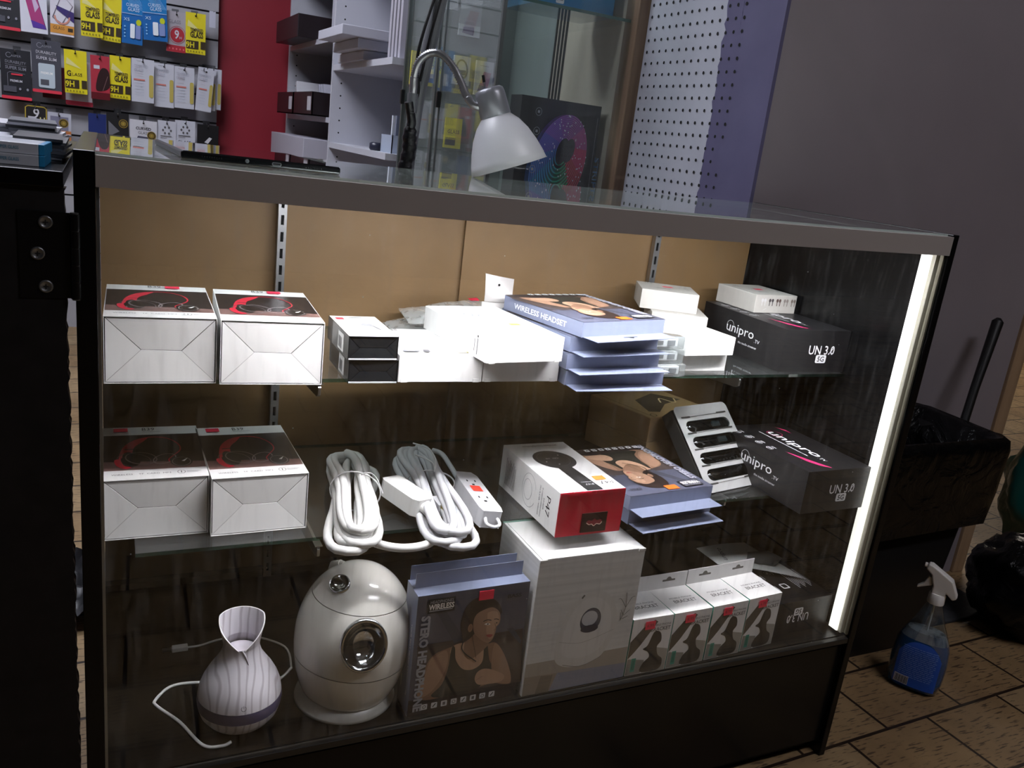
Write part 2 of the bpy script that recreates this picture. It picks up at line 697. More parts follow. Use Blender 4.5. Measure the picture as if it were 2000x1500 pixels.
def longbox(x0, y0, z0, x1, y1, z1, m, n=24):
    b = MB()
    xs = [x0 + (x1 - x0) * k / n for k in range(n + 1)]
    vs = []
    for x in xs:
        vs += [(x, y0, z0), (x, y1, z0), (x, y1, z1), (x, y0, z1)]
    fs = [(0, 1, 2, 3), (4 * n + 3, 4 * n + 2, 4 * n + 1, 4 * n)]
    for k in range(n):
        for j in range(4):
            a_, b_ = 4 * k + j, 4 * k + (j + 1) % 4
            fs.append((a_, a_ + 4, b_ + 4, b_))
    b.add(vs, fs, m)
    return sag(b)


longbox(TL, -.001, .9335, XR, .010, .9625, RAILM).build('top_rail', case)
GT = glass('top_pane', '#f2f8f5', dust=0, film=.02, refl=1.0)
GE = M('#6d8f84', .15, 0, trans=.6)
o = longbox(TL, .0105, .9600, XR, CD, .9655, GT).build('top_glass', case)
o.data.materials.append(M('#c4d2cc', .2, 0, trans=.3))  # pale colour paints a highlight on the edges of the pane
for p_ in o.data.polygons:
    if abs(p_.normal.z) < .5:
        p_.material_index = 1
# back: track, sliding doors, shelf standards
HB = noisy('hardboard', '#665034', '#745c3e', (5, 5, 5), rough=.5, detail=6, spec=.3)
b = MB(); b.box(TL, .44, DK, XR, .467, DK + .012, BLACK); b.build('door_track', case)
b = MB(); b.box(TL, .44, .943, XR, .467, .9548, BLACK); b.build('door_track', case)
b = MB(); b.box(TL + .001, .456, DK + .012, .60, .4605, .945, HB); b.build('sliding_door', case)
b = MB(); b.box(.582, .4495, DK + .012, XR - .001, .454, .945, HB); b.build('sliding_door', case)


def standard(x):
    b = MB()
    y0, y1 = .436, .447
    w = .0065
    z0, z1 = DK, .955
    # channel with slots: webs between slots
    pitch = .0254 * 1.02
    zz = z0
    b.box(x - w, y0, z0, x - w * .36, y1, z1, STEEL)
    b.box(x + w * .36, y0, z0, x + w, y1, z1, STEEL)
    k = 0
    while zz < z1:
        b.box(x - w * .36, y0, zz, x + w * .36, y0 + .0015, min(zz + pitch * .42, z1), STEEL)
        zz += pitch
    b.box(x - w * .36, y1 - .001, z0, x + w * .36, y1, z1, HOLE)
    return b.build('shelf_standard', case)


def bracket(x, z, y0, y1=.437):
    b = MB()
    h0, h1 = .012, .035
    t = .0018
    # plate tapering to a curled tip
    out = [(y1, z - .002), (y0 + .004, z - .002), (y0, z - .006), (y0 + .001, z - .016), (y0 + .008, z - .020), (y1, z - .042)]
    vs = [(x - t, p[0], p[1]) for p in out] + [(x + t, p[0], p[1]) for p in out]
    n = len(out)
    b.add(vs, [tuple(range(n)), tuple(range(n, 2 * n))[::-1]] + [(i, n + i, n + (i + 1) % n, (i + 1) % n) for i in range(n)], STEEL)
    b.box(x - .005, y0, z - .0022, x + .005, y0 + .02, z - .0012, STEEL)
    return b.build('shelf_bracket', case)


XS = (.272, .972)
for x in XS:
    standard(x)
SH1, SH2 = .701, .494
bracket(XS[0], SH1 - .005, .134); bracket(XS[1], SH1 - .005, .143)
bracket(XS[0], SH2 - .005, .088); bracket(XS[1], SH2 - .005, .12)

# light fixtures inside the case
b = MB(); b.box(.05, .012, .9425, 1.19, .034, .9548, M('#8d8f90', .4, .6)); lf = b.build('light_housing', case)
b = MB(); b.box(.20, .014, .9390, 1.12, .032, .9425, emit('led_diffuser_white', '#fdfbff', LED_TOP)); b.build('light_diffuser', lf)
b = MB(); b.box(XR - .012, .012, .256, XR, .040, .9435, M('#9a978b', .4, .3)); lf = b.build('light_housing', case, .001)
b = MB(); b.box(XR - .0155, .0185, .258, XR - .012, .0365, .9425, emit('led_diffuser_cool_white', '#fffdf2', LED_SIDE)); b.build('light_diffuser', lf)
b = MB(); b.box(XR - .004, .005, .256, XR, .0115, .935, M('#8c8878', .35, .7)); b.build('glass_channel', case)
# left edge channel of the front pane
b = MB(); b.box(TL, .0085, DK, TL + .003, .014, .934, M('#8f9090', .3, .8)); b.build('glass_channel', case)

SG = glass('shelf_glass', '#fafcfb', dust=.0, film=.015, refl=1)
SGE = glass('shelf_glass_edge', '#86b3a3', refl=1.5)


def glass_shelf(x0, x1, y0, y1, z, label):
    b = MB(); b.box(x0, y0, z - .005, x1, y1, z, SG)
    o = b.build('glass_shelf')
    o.data.materials.append(SGE)
    for p in o.data.polygons:
        if abs(p.normal.z) < .5:
            p.material_index = 1
    tag(o, label, 'shelf')


glass_shelf(.024, 1.2, .138, .434, SH1, 'upper glass shelf inside the display case')
glass_shelf(.054, 1.2, .102, .434, SH2, 'middle glass shelf inside the display case, its left corner visible')

# ---- black counter left of the case, hinged to it
t = thing('counter', 'black painted counter with ragged chipped edge hinged to the display case', 'counter', (0, 0, 0))
b = MB()
rnd = random.Random(11)
edge = []
zz = .02
while zz < .93:
    edge.append((-.0085 + rnd.uniform(-.0012, .0012) + (.0035 if zz < .3 else 0) * (1 - zz / .3) + .0022 * (1 - zz), zz)); zz += .006
edge.append((-.006, .93))
outl = [(-.9, .0)] + [(-.009 + .004, 0)] + edge + [(-.9, .93)]
vs = [(p[0], 0, p[1]) for p in outl] + [(p[0], .018, p[1]) for p in outl]
n = len(outl)
RAW = M('#4a3b31', .9)
b.add(vs, [tuple(range(n)), tuple(range(n, 2 * n))[::-1]], BLACKM)
b.add(vs, [(i, n + i, n + (i + 1) % n, (i + 1) % n) for i in range(n)], RAW)
b.build('front_panel', t)
b = MB(); b.box(-.9, -.004, .93, -.008, .6, .945, BLACK); b.build('worktop', t, .001)
b = MB(); b.box(-.9, .02, 0, -.22, .6, .93, BLACK); b.build('body', t)
h = MB()
h.box(-.046, -.0015, .8265, .0, 0, .9075, M('#101012', .35, .4))
ho = h.build('hinge', t)
kn = MB()
for i in range(5):
    z0 = .8265 + .0162 * i
    kn.tube([(.0005, -.0035, z0 + .0004), (.0005, -.0035, z0 + .0158)], .0045, M('#121214', .3, .5), 14)
kn.tube([(.0005, -.0035, .8255), (.0005, -.0035, .9085)], .0036, M('#6d6d6d', .3, .8), 12)
kn.build('hinge_barrel', ho)
for x, z in ((-.0235, .8978), (-.0307, .8685), (-.0247, .8375)):
    s_ = MB()
    mx = Matrix.Translation((x, -.0015, z)) @ Matrix.Rotation(R(90), 4, 'X')
    s_.lathe([(.0062, 0), (.0060, .0012), (.0046, .0018), (.0043, .0013), (.0001, .0013)], M('#7c7e80', .35, .8), 20, mx)
    a = Art(s_, (x, -.0029, z), (1, 0, 0), (0, 0, 1), .0001, .0001)
    a.rect(-.0022, -.0005, .0044, .001, HOLE); a.rect(-.0005, -.0022, .001, .0044, HOLE)
    s_.build('screw', ho)

# ================================================================== MERCHANDISE IN THE CASE
GAP_SHADE = M('#211c1e', .4)
FOLD = M('#dcdce2', .5)


def end_flaps(t, w, h, mat, y=0.0, inset=.0035, lip=.0015, k=.40):
    """closed carton end: four folded flaps meeting at a sunken ridge, seen from -y"""
    m_ = lip
    A, B, Cc, D = (m_, m_), (w - m_, m_), (w - m_, h - m_), (m_, h - m_)
    q = h * .5
    P, Q = (q * .98 + m_ * .2, h * .50), (w - q * .98, h * .49)
    g = .0005

    def mk(poly, deep):
        b = MB()
        vs = [(p[0], y + dd, p[1]) for p, dd in zip(poly, deep)]
        vs2 = [(v[0], v[1] + .0006, v[2]) for v in vs]
        n = len(vs)
        b.add(vs + vs2, [tuple(range(n)), tuple(range(n, 2 * n))[::-1]] + [(i, n + i, n + (i + 1) % n, (i + 1) % n) for i in range(n)], mat)
        b.build('end_flap', t)
    A, B, Cc, D = (m_ + .0004, m_ + .0004), (w - m_ - .0004, m_ + .0004), (w - m_ - .0004, h - m_ - .0004), (m_ + .0004, h - m_ - .0004)
    mk([A, B, Q, P], [.0008, .0008, inset, inset])
    mk([(D[0] + g, D[1]), (P[0], P[1] + g), (Q[0], Q[1] + g), (Cc[0] - g, Cc[1])], [.0012, inset * 1.25, inset * 1.25, .0012])
    mk([(A[0], A[1] + g), (P[0] - g, P[1]), (D[0], D[1] - g)], [.001, inset, .001])
    mk([(B[0], B[1] + g), (Cc[0], Cc[1] - g), (Q[0] + g, Q[1])], [.001, .001, inset])


def open_box(w, d, h, m, wall=.0008, depth=.006):
    """carton whose front end is recessed behind the four edges"""
    b = MB()
    b.box(0, depth, 0, w, d, h, m)
    b.box(wall, depth - .0006, wall, w - wall, depth, h - wall, GAP_SHADE)  # dark sheet painted as the shade inside, seen through the flap gaps
    b.box(0, 0, 0, w, depth, wall, m)
    b.box(0, 0, h - wall, w, depth, h, m)
    b.box(0, 0, wall, wall, depth, h - wall, m)
    b.box(w - wall, 0, wall, w, depth, h - wall, m)
    return b


def headphone_art(a, w, d):
    DK_, RD, WD = M('#1d181a', .3), M('#d2203c', .35), M('#7a5d58', .4)
    a.rect(.001, .030, w - .002, d - .062, DK_)
    a.poly([(.001, .030), (w - .001, .030), (w - .001, .050), (.001, .060)], WD)
    a.line([(.001, .040), (w - .001, .036)], .0006, M('#7d5a52', .5))
    # headphone: red band, black cups
    def s(x, y): return (x * w, .03 + y * (d - .062))
    a.line([s(.16, .22), s(.17, .42), s(.22, .66), s(.33, .84), s(.5, .92), s(.66, .86), s(.76, .68), s(.77, .50), s(.70, .36), s(.64, .24), s(.66, .14)], .0026, RD, True, w1=.0014)
    a.blob([s(.16, .34), s(.2, .62), s(.3, .82), s(.45, .90), s(.40, .78), s(.31, .62), s(.27, .38)], RD)
    a.line([s(.21, .56), s(.31, .57)], .0025, DK_)
    a.blob([s(.19, .14), s(.2, .44), s(.28, .46), s(.36, .22), s(.30, .08)], M('#120f10', .3))
    a.ring(.37 * w, .03 + .30 * (d - .062), .017, .022, .0016, M('#857d80', .3), 30)
    a.ring(.30 * w, .03 + .26 * (d - .062), .018, .024, .0012, M('#6d6568', .3), 30)
    a.ring(.60 * w, .03 + .26 * (d - .062), .012, .018, .0014, M('#9c9496', .3), -30)
    a.blob([s(.11, .26), s(.13, .12), s(.2, .03), s(.27, .06), s(.2, .12), s(.16, .28)], RD)
    a.ell(.76 * w, .03 + .16 * (d - .062), .0135, .017, M('#171314', .3))
    a.ring(.76 * w, .03 + .16 * (d - .062), .011, .0145, .0009, M('#a9a4a4', .25))
    a.poly([s(.76, .17), s(.83, .25), s(.79, .16)], M('#e8e6e4', .4))
    a.text('WIRELESS    TF  CARD  MP3', .36 * w, .0145, .56 * w, .0042, INKG)
    a.ring(.74 * w, .0150, .0045, .0055, .0006, INK)
    a.line([(.74 * w, .012), (.74 * w, .018)], .001, INK)
    a.line([(.79 * w, .0165), (.93 * w, .0165)], .0008, INKG)
    a.line([(.79 * w, .0130), (.90 * w, .0130)], .0008, INKG)
    a.text('B39', .47 * w, d - .013, .13 * w, .011, INK)
    a.line([(.40 * w, d - .023), (.60 * w, d - .023)], .0007, INKG)


def headphone_carton(label, sticker_x):
    t = thing('headphone_carton', label, 'carton', group='white and black headphone cartons with folded end flaps')
    w, d, h = .1215, .187, .0795
    b = open_box(w, d, h, CARD, depth=.009)
    headphone_art(faces(b, w, d, h)['top'], w, d)
    b.build('body', t)
    end_flaps(t, w, h, CARD, inset=.0030)
    b = MB()
    Art(b, (0, 0, h), (1, 0, 0), (0, 1, 0), .0030, .0001)
    b.box(sticker_x, d - .021, h + .0014, sticker_x + .018, d - .008, h + .0017, PINK)
    b.build('price_sticker', t, label='red price sticker')
    return t, (w, d, h)


hc, _ = headphone_carton('headphone carton on the upper shelf beside the left side panel of the display case', .070)
hc.location = (.0225, .127, SH1); hc.rotation_euler = (0, 0, R(-1.4))
dup(hc, (.1475, .119, SH1), -3.3, 'headphone carton on the upper shelf, second from the left panel, beside the black flip boxes')
hc2, _ = headphone_carton('headphone carton on the middle shelf beside the left side panel of the display case', .013)
hc2.location = (.0192, .1425, SH2); hc2.rotation_euler = (0, 0, R(-.2))
dup(hc2, (.1425, .130, SH2), 1.1, 'headphone carton on the middle shelf next to the coiled white cords')

# ---- two black cartons with white tops
def black_flip(label):
    t = thing('black_carton', label, 'carton', group='small black cartons with white lids')
    w, d, h = .0655, .116, .031
    BK = M('#17181a', .22, coat=.6)
    b = open_box(w, d, h, BK, depth=.004)
    f = faces(b, w, d, h)
    a = f['top']
    a.rect(.0008, .0008, w - .0016, d - .0016, WHITE)
    a.rect(.006, d - .022, .011, .012, M('#e03a48', .5))
    a.line([(.36 * w, d - .010), (.82 * w, d - .010)], .0025, INK); a.line([(.36 * w, d - .015), (.74 * w, d - .015)], .0012, INKG)
    a.poly([(.030, .060), (.044, .055), (.049, .068), (.036, .074)], M('#8d8d90', .5))
    a.line([(.046, .060), (.052, .035)], .004, M('#77777a', .5))
    l_ = f['left']
    l_.rect(d - .055, .003, .030, .024, WHITE)
    for k in range(9):
        l_.rect(d - .052 + k * .0022, .006, .0012 if k % 3 else .0006, .015, INK)
    b.build('body', t)
    end_flaps(t, w, h, BK, inset=.0022, lip=.001)
    b = MB(); b.box(.001, -.0004, .0004, w - .001, .0006, .0022, M('#b9babc', .3)); b.build('edge_strip', t)
    return t


bf = black_flip('black carton with white lid on the upper shelf, underneath its twin')
bf.location = (.3030, .1165, SH1); bf.rotation_euler = (0, 0, R(-1.6))
dup(bf, (.3005, .1150, SH1 + .0315), -.6, 'black carton with white lid on the upper shelf, lying on top of its twin')


# ---- plain white cartons
def white_carton(name, label, cat, w, d, h, loc, yaw, art=None, tabs=True, group=None, mat=None):
    t = thing(name, label, cat, loc, yaw, group)
    b = MB()
    b.box(0, 0, 0, w, d, h, mat or WHITE)
    if art:
        art(faces(b, w, d, h), w, d, h)
    b.build('body', t, .0008)
    if tabs:
        for x in (.004, w - .013):
            b = MB(); b.box(x, -.0007, -.0000, x + .009, .0003, .005, mat or WHITE); b.build('corner_tab', t)
    return t


def art_flat(f, w, d, h):
    a = f['top']
    for k in range(7):
        a.line([(.012, d - .028 - .006 * k), (.012 + (.055 if k % 2 else .048), d - .028 - .006 * k)], .0012, INKG)
        a.line([(.080, d - .028 - .006 * k), (.108, d - .028 - .006 * k)], .0012, INKG)
    for k in range(12):
        a.rect(.008 + k * .0022, d - .019, .0012 if k % 3 else .0006, .012, INK)
    a.rect(.010, .014, .022, .012, M('#75757a', .5)); a.rect(.016, .018, .010, .005, WHITE)
    a.rect(.038, .012, .009, .012, INKG)
    a.rect(.083, .012, .020, .005, M('#c9b06a', .5))


def art_pods(f, w, d, h):
    a = f['top']
    for x, y in ((.042, .140), (.060, .128)):
        a.rect(x - .010, y - .012, .020, .024, M('#b8babd', .5), .004)
        a.ring(x, y, .006, .009, .002, M('#8c8e92', .5))
    a.poly([(.02, .165), (.035, .160), (.07, .172), (.045, .178)], M('#c4c6c8', .5))
    a.rect(.075, .070, .018, .012, M('#d6d254', .5), .003)
    l_ = f['left']
    l_.line([(d - .028, h * .15), (d - .028, h * .80)], .0020, INKG)
    l_.line([(d - .036, h * .25), (d - .036, h * .75)], .0014, INKG)
    l_.ell(d - .028, h * .88, .0018, .0018, INK)


white_carton('accessory_box', 'flat white box with grey print on the upper shelf beside the black cartons', 'box', .119, .150, .037, (.3705, .1190, SH1), -1.8, art_flat)
white_carton('accessory_box', 'plain white box on the upper shelf underneath the larger white box', 'box', .118, .135, .0355, (.4905, .1165, SH1), -1, None)
white_carton('earphone_box', 'large white box with grey earphone picture lying on a smaller white box', 'box', .121, .200, .0345, (.4765, .0790, SH1 + .0365), 5.2, art_pods)


# ---- slate blue headset boxes with hang tabs
SLATE = M('#747b92', .4, coat=.1)
SLATED = M('#6a7086', .4)


def portrait(a, w, h, detail=True):
    """printed picture of a woman with neckband earphones, in a field w x h"""
    def m(x, y):
        u = (x - 235 + 115 * (y - 550) / 860) / 815
        v = 1 - (y - 550 + .141 * (x - 235)) / 845
        return (u * w, v * h)

    def mm(L): return [m(*p) for p in L]
    SK, SK2, SK3 = M('#a27e68', .5), M('#8b6954', .5), M('#bb957b', .5)
    HR, TOP = M('#2a1f1c', .4), M('#2c2a24', .5)
    a.rect(0, 0, w, h, M('#4d4f5f', .4))
    a.poly(mm([(235, 890), (1010, 780), (1000, 1190), (190, 1330), (215, 900)]), M('#453a37', .5))
    a.poly([(0, 0), (w, 0), (w, .12 * h), (0, .14 * h)], M('#352b29', .5))
    a.poly(mm([(420, 640), (560, 850), (480, 880), (340, 620)]), M('#42444f', .5))
    a.poly(mm([(880, 780), (990, 900), (1000, 870), (930, 770)]), M('#42444f', .5))
    # back arm and shoulder
    a.blob(mm([(330, 960), (430, 915), (520, 890), (620, 900), (700, 900), (790, 880), (850, 950), (900, 1080), (915, 1190), (850, 1200), (760, 1190), (600, 1230), (400, 1270), (260, 1290), (200, 1260), (250, 1150), (270, 1040)]), SK2)
    a.blob(mm([(450, 930), (520, 880), (700, 880), (740, 1000), (680, 1060), (560, 1080), (480, 1020)]), SK3)
    # tank top
    a.blob(mm([(460, 915), (485, 910), (490, 1000), (540, 1070), (620, 1075), (690, 1020), (705, 900), (730, 895), (745, 1010), (775, 1080), (700, 1150), (640, 1230), (400, 1275), (300, 1260), (380, 1180), (430, 1060)]), TOP)
    # arms
    a.blob(mm([(785, 890), (850, 950), (905, 1090), (912, 1180), (860, 1200), (790, 1170), (760, 1060)]), SK)
    a.blob(mm([(630, 1150), (650, 1100), (700, 1075), (770, 1085), (860, 1130), (830, 1180), (700, 1195), (650, 1190)]), SK3)
    a.line(mm([(640, 1160), (690, 1130)]), .0006, SK2)
    a.blob(mm([(300, 1000), (350, 960), (420, 930), (430, 1010), (380, 1130), (300, 1230), (220, 1270), (200, 1230), (250, 1130)]), SK)
    # neck
    a.blob(mm([(560, 800), (600, 780), (690, 850), (740, 880), (700, 930), (600, 1000), (550, 960), (555, 880)]), SK2)
    # hair back
    a.blob(mm([(545, 860), (535, 740), (560, 640), (620, 570), (700, 545), (780, 560), (830, 610), (835, 670), (760, 680), (690, 730), (640, 800), (590, 850)]), HR)
    a.blob(mm([(545, 700), (530, 760), (545, 830), (590, 850), (600, 760)]), HR)
    # face
    a.blob(mm([(700, 640), (770, 620), (820, 650), (830, 700), (820, 740), (800, 760), (792, 800), (770, 850), (740, 878), (700, 870), (650, 830), (625, 790), (625, 720), (650, 670)]), SK)
    a.blob(mm([(735, 660), (800, 650), (820, 700), (810, 745), (790, 770), (770, 840), (740, 850), (720, 790), (730, 720)]), SK3)
    a.ell(*m(600, 768), .022 * w, .035 * h, SK2)
    a.ring(*m(600, 768), .016 * w, .027 * h, .0008, SK)
    a.line(mm([(698, 722), (730, 710), (760, 714)]), .0014, HR, True)
    a.line(mm([(780, 706), (800, 704), (818, 710)]), .0012, HR, True)
    a.blob(mm([(706, 742), (730, 732), (752, 742), (730, 748)]), M('#efe3dc', .5))
    a.ell(*m(732, 740), .008 * w, .006 * h, HR)
    a.ell(*m(800, 732), .007 * w, .005 * h, HR)
    a.line(mm([(785, 735), (795, 775), (775, 785)]), .0008, SK2, True)
    a.blob(mm([(716, 822), (745, 815), (770, 820), (745, 838)]), M('#a8584e', .5))
    # neckband and cable
    a.line(mm([(600, 800), (540, 880), (545, 940), (640, 1015)]), .0016, M('#15130f', .4), True)
    a.line(mm([(610, 800), (625, 900), (640, 990)]), .0006, M('#15130f', .4), True)


def stereo_art(a, w, h):
    portrait(a, w, h)
    LT = M('#a3a4ae', .5)
    a.text('STERO HEADPHONE', .055 * w + .004, .44 * h, .80 * h, .0135, LT, -90, .05)
    a.rect(.085 * w, .855 * h, .235 * w, .115 * h, M('#1b1c20', .4))
    a.text('HEADPHONES', .205 * w, .945 * h, .20 * w, .0045, LT)
    a.text('WIRELESS', .203 * w, .905 * h, .22 * w, .0085, WHITE, 0, .03)
    a.line([(.10 * w, .874 * h), (.30 * w, .874 * h)], .0012, LT)
    a.text('BASS', .86 * w, .905 * h, .13 * w, .0060, M('#24252c', .5), 0, .03)
    for k in range(8):
        x = (.14 + .088 * k) * w
        a.rect(x - .0045, .045 * h, .009, .009, M('#d4d4d6', .5), .0012)
        [lambda: a.ring(x, .045 * h + .0045, .0022, .0022, .0008, INK),
         lambda: a.line([(x - .002, .045 * h + .002), (x + .002, .045 * h + .007)], .0016, INK),
         lambda: a.rect(x - .002, .045 * h + .002, .004, .005, INKG)][k % 3]()


def headset_box(label, pos, rot, sticker=None, flapy=.030, upside=False, group='slate blue headset boxes with hang tabs', hole=False):
    """built standing: x width, z height, y thickness; hang tab rises from the back panel"""
    w, h, d = .166, .186, .0215
    t = thing('headset_box', label, 'box', pos, group=group, rot=rot)
    b = MB(); b.box(0, 0, 0, w, d, h, SLATE)
    f = faces(b, w, d, h, .0006)
    stereo_art(f['front'], w, h)
    f['left'].text('YOUR BEST MUSIC COMPANION', d / 2, h * .45, .11, .0032, WHITE, -90)
    r_ = f['right']
    r_.text('WIRELESS HEADSET', d / 2, h * .48, .125, .0085, M('#dfe3ee', .5), 90, .02)
    b.build('body', t, .0006)
    b = MB()
    z1 = h + flapy
    b.box(.003, d - .0008, h - .002, w - .003, d, z1, SLATE)
    a = Art(b, (w / 2, d - .0008, h + flapy * .5), (1, 0, 0), (0, 0, 1))
    if hole:
        a.rect(-.014, -.0035, .028, .003, HOLE, .0012); a.blob([(-.004, -.001), (-.002, .004), (.002, .004), (.004, -.001)], HOLE)
    b.build('hang_tab', t)
    if sticker:
        b = MB(); b.box(sticker[0], -.0021, sticker[1], sticker[0] + .022, -.0017, sticker[1] + .014, sticker[2])
        b.build('price_sticker', t, label='orange price sticker' if sticker[2] is ORANGE else 'red price sticker')
    return t, (w, d, h)


def rotm(yaw, lie):
    """lie = True: printed face up, top edge of the print towards the viewer"""
    if not lie:
        return (0, 0, R(yaw))
    m = Matrix.Rotation(R(yaw), 3, 'Z') @ Matrix.Rotation(PI, 3, 'Z') @ Matrix.Rotation(R(-90), 3, 'X')
    return m.to_euler()


def lying(label, A, B, z, sticker, flapy=.032, hole=False):
    """A, B = front left / right bottom corners as seen; local +z (box top) points to -y"""
    yaw = math.degrees(math.atan2(B[1] - A[1], B[0] - A[0]))
    w, d, h = .166, .0215, .186
    u = Vector((math.cos(R(yaw)), math.sin(R(yaw)), 0))
    nb = Vector((-u.y, u.x, 0))
    # local x -> -u, local z -> -nb, local y -> -Z ; front face (y=0) on top
    org = Vector((A[0], A[1], z + d)) + u * w + nb * h
    m = Matrix((( -u.x, 0, -nb.x), (-u.y, 0, -nb.y), (0, -1, 0)))
    return headset_box(label, org, m.to_euler(), sticker, flapy, hole=hole)


lying('headset box at the bottom of the stack of four on the upper shelf', (.6102, .0965), (.7733, .092), SH1 + .0, None)
lying('headset box second from the bottom of the stack of four on the upper shelf', (.6085, .0955), (.774, .1075), SH1 + .0235, None)
lying('headset box third from the bottom of the stack of four on the upper shelf', (.614, .1028), (.7795, .1238), SH1 + .047, None)
lying('headset box lying on top of the stack of four on the upper shelf', (.6249, .0925), (.7875, .1265), SH1 + .0705, (.066, .168, ORANGE), .032, True)
lying('headset box on the middle shelf, underneath another beside the red ended carton', (.7267, .0523), (.892, .0655), SH2, None, .035)
lying('headset box on the middle shelf with an orange sticker, lying on another', (.7242, .0522), (.8896, .0665), SH2 + .0235, (.066, .168, ORANGE), .030)
headset_box('headset box standing on the case floor showing a woman in a dark top', (.3895, .0180, DK), (0, 0, R(.9)), (.088, .168, PINK), .0215)
headset_box('headset box standing directly behind the one showing the woman', (.3900, .0405, DK), (0, 0, R(.9)), None, .0215)

# ---- clear plastic blister packs between the stacks
CLEAR = glass('clear_plastic', '#e3e6e6', refl=2.2, film=.10, dust=.0)
for k, (z, lb) in enumerate(((SH1, 'lowest clear plastic charger pack beside the headset stack'),
                              (SH1 + .0215, 'middle clear plastic charger pack beside the headset stack'),
                              (SH1 + .043, 'topmost clear plastic charger pack beside the headset stack'))):
    t = thing('charger_pack', lb, 'pack', (.786 - .003 * k, .128 + .004 * k, z), (0, 2, -2)[k])
    b = MB(); b.box(0, 0, 0, .058, .11, .0205, CLEAR); b.build('clear_case', t, .002)
    b = MB(); b.box(.006, .006, .002, .050, .095, .0165, M('#d5d6d8', .4)); b.build('charger', t, .002)
    b = MB(); b.box(.012, .0053, .006, .022, .0062, .012, M('#55585c', .4)); b.box(.030, .0053, .005, .044, .0062, .013, M('#6c7075', .4)); b.build('socket', t)


def art_wc(f, w, d, h):
    a = f['top']
    a.ell(.030, .048, .019, .009, M('#9b9b9d', .5), -20)
    a.line([(.018, .047), (.042, .049)], .0025, WHITE)
    a.line([(.054, .057), (.068, .060)], .003, INKG)
    a.line([(.02, .08), (.04, .082)], .002, INKG)


white_carton('charger_box', 'white charger box on the upper shelf beside the clear packs, lower of two', 'box', .093, .115, .0300, (.8585, .1613, SH1), .7, None, False)
white_carton('charger_box', 'white charger box lying askew on another beside the clear packs', 'box', .101, .120, .0300, (.8490, .1415, SH1 + .0305), 3.5, art_wc, False)


def art_pod_small(f, w, d, h):
    a = f['top']
    a.poly([(.045, .050), (.064, .052), (.062, .063), (.043, .061)], PINK)
    a.text('i12', .022, .085, .014, .010, INKG)
    for k in range(3):
        a.line([(.085, .040 + .015 * k), (.092, .043 + .015 * k)], .0022, INKG)
    a.line([(.030, .030), (.055, .030)], .002, INKG)


def art_pod_front(f, w, d, h):
    art_pod_small(f, w, d, h)
    a = f['front']
    cols = ['#c9c9c9', '#4a4648', '#5a4a46', '#8d8580', '#756a64']
    for k in range(5):
        x = .020 + .018 * k
        m_ = M(cols[k], .5)
        for s_ in (-1, 1):
            a.ell(x + s_ * .0032, h * .70, .0028, .0034, m_)
            a.line([(x + s_ * .0036, h * .68), (x + s_ * .0036, h * .40)], .0016, m_)
    a.line([(.020, h * .15), (.028, h * .28)], .001, M('#c9c9c9', .5))


OFFW = M('#bab7b1', .5)
white_carton('earbud_box', 'small white earbud box at the back of the upper shelf, lowest and mostly hidden', 'box', .100, .100, .0330, (.895, .3130, SH1), -27, None, False, mat=OFFW)
white_carton('earbud_box', 'small white earbud box under the topmost one near the right shelf standard', 'box', .100, .100, .0330, (.895, .3120, SH1 + .0332), -27, None, False, mat=OFFW)
white_carton('earbud_box', 'small white earbud box with red sticker, topmost of its stack near the right shelf standard', 'box', .103, .095, .0345, (.8860, .3400, SH1 + .0664), -27, art_pod_small, False, mat=OFFW)


# ---- black streaming boxes
UB = M('#161517', .42)
UBF = M('#121113', .42)


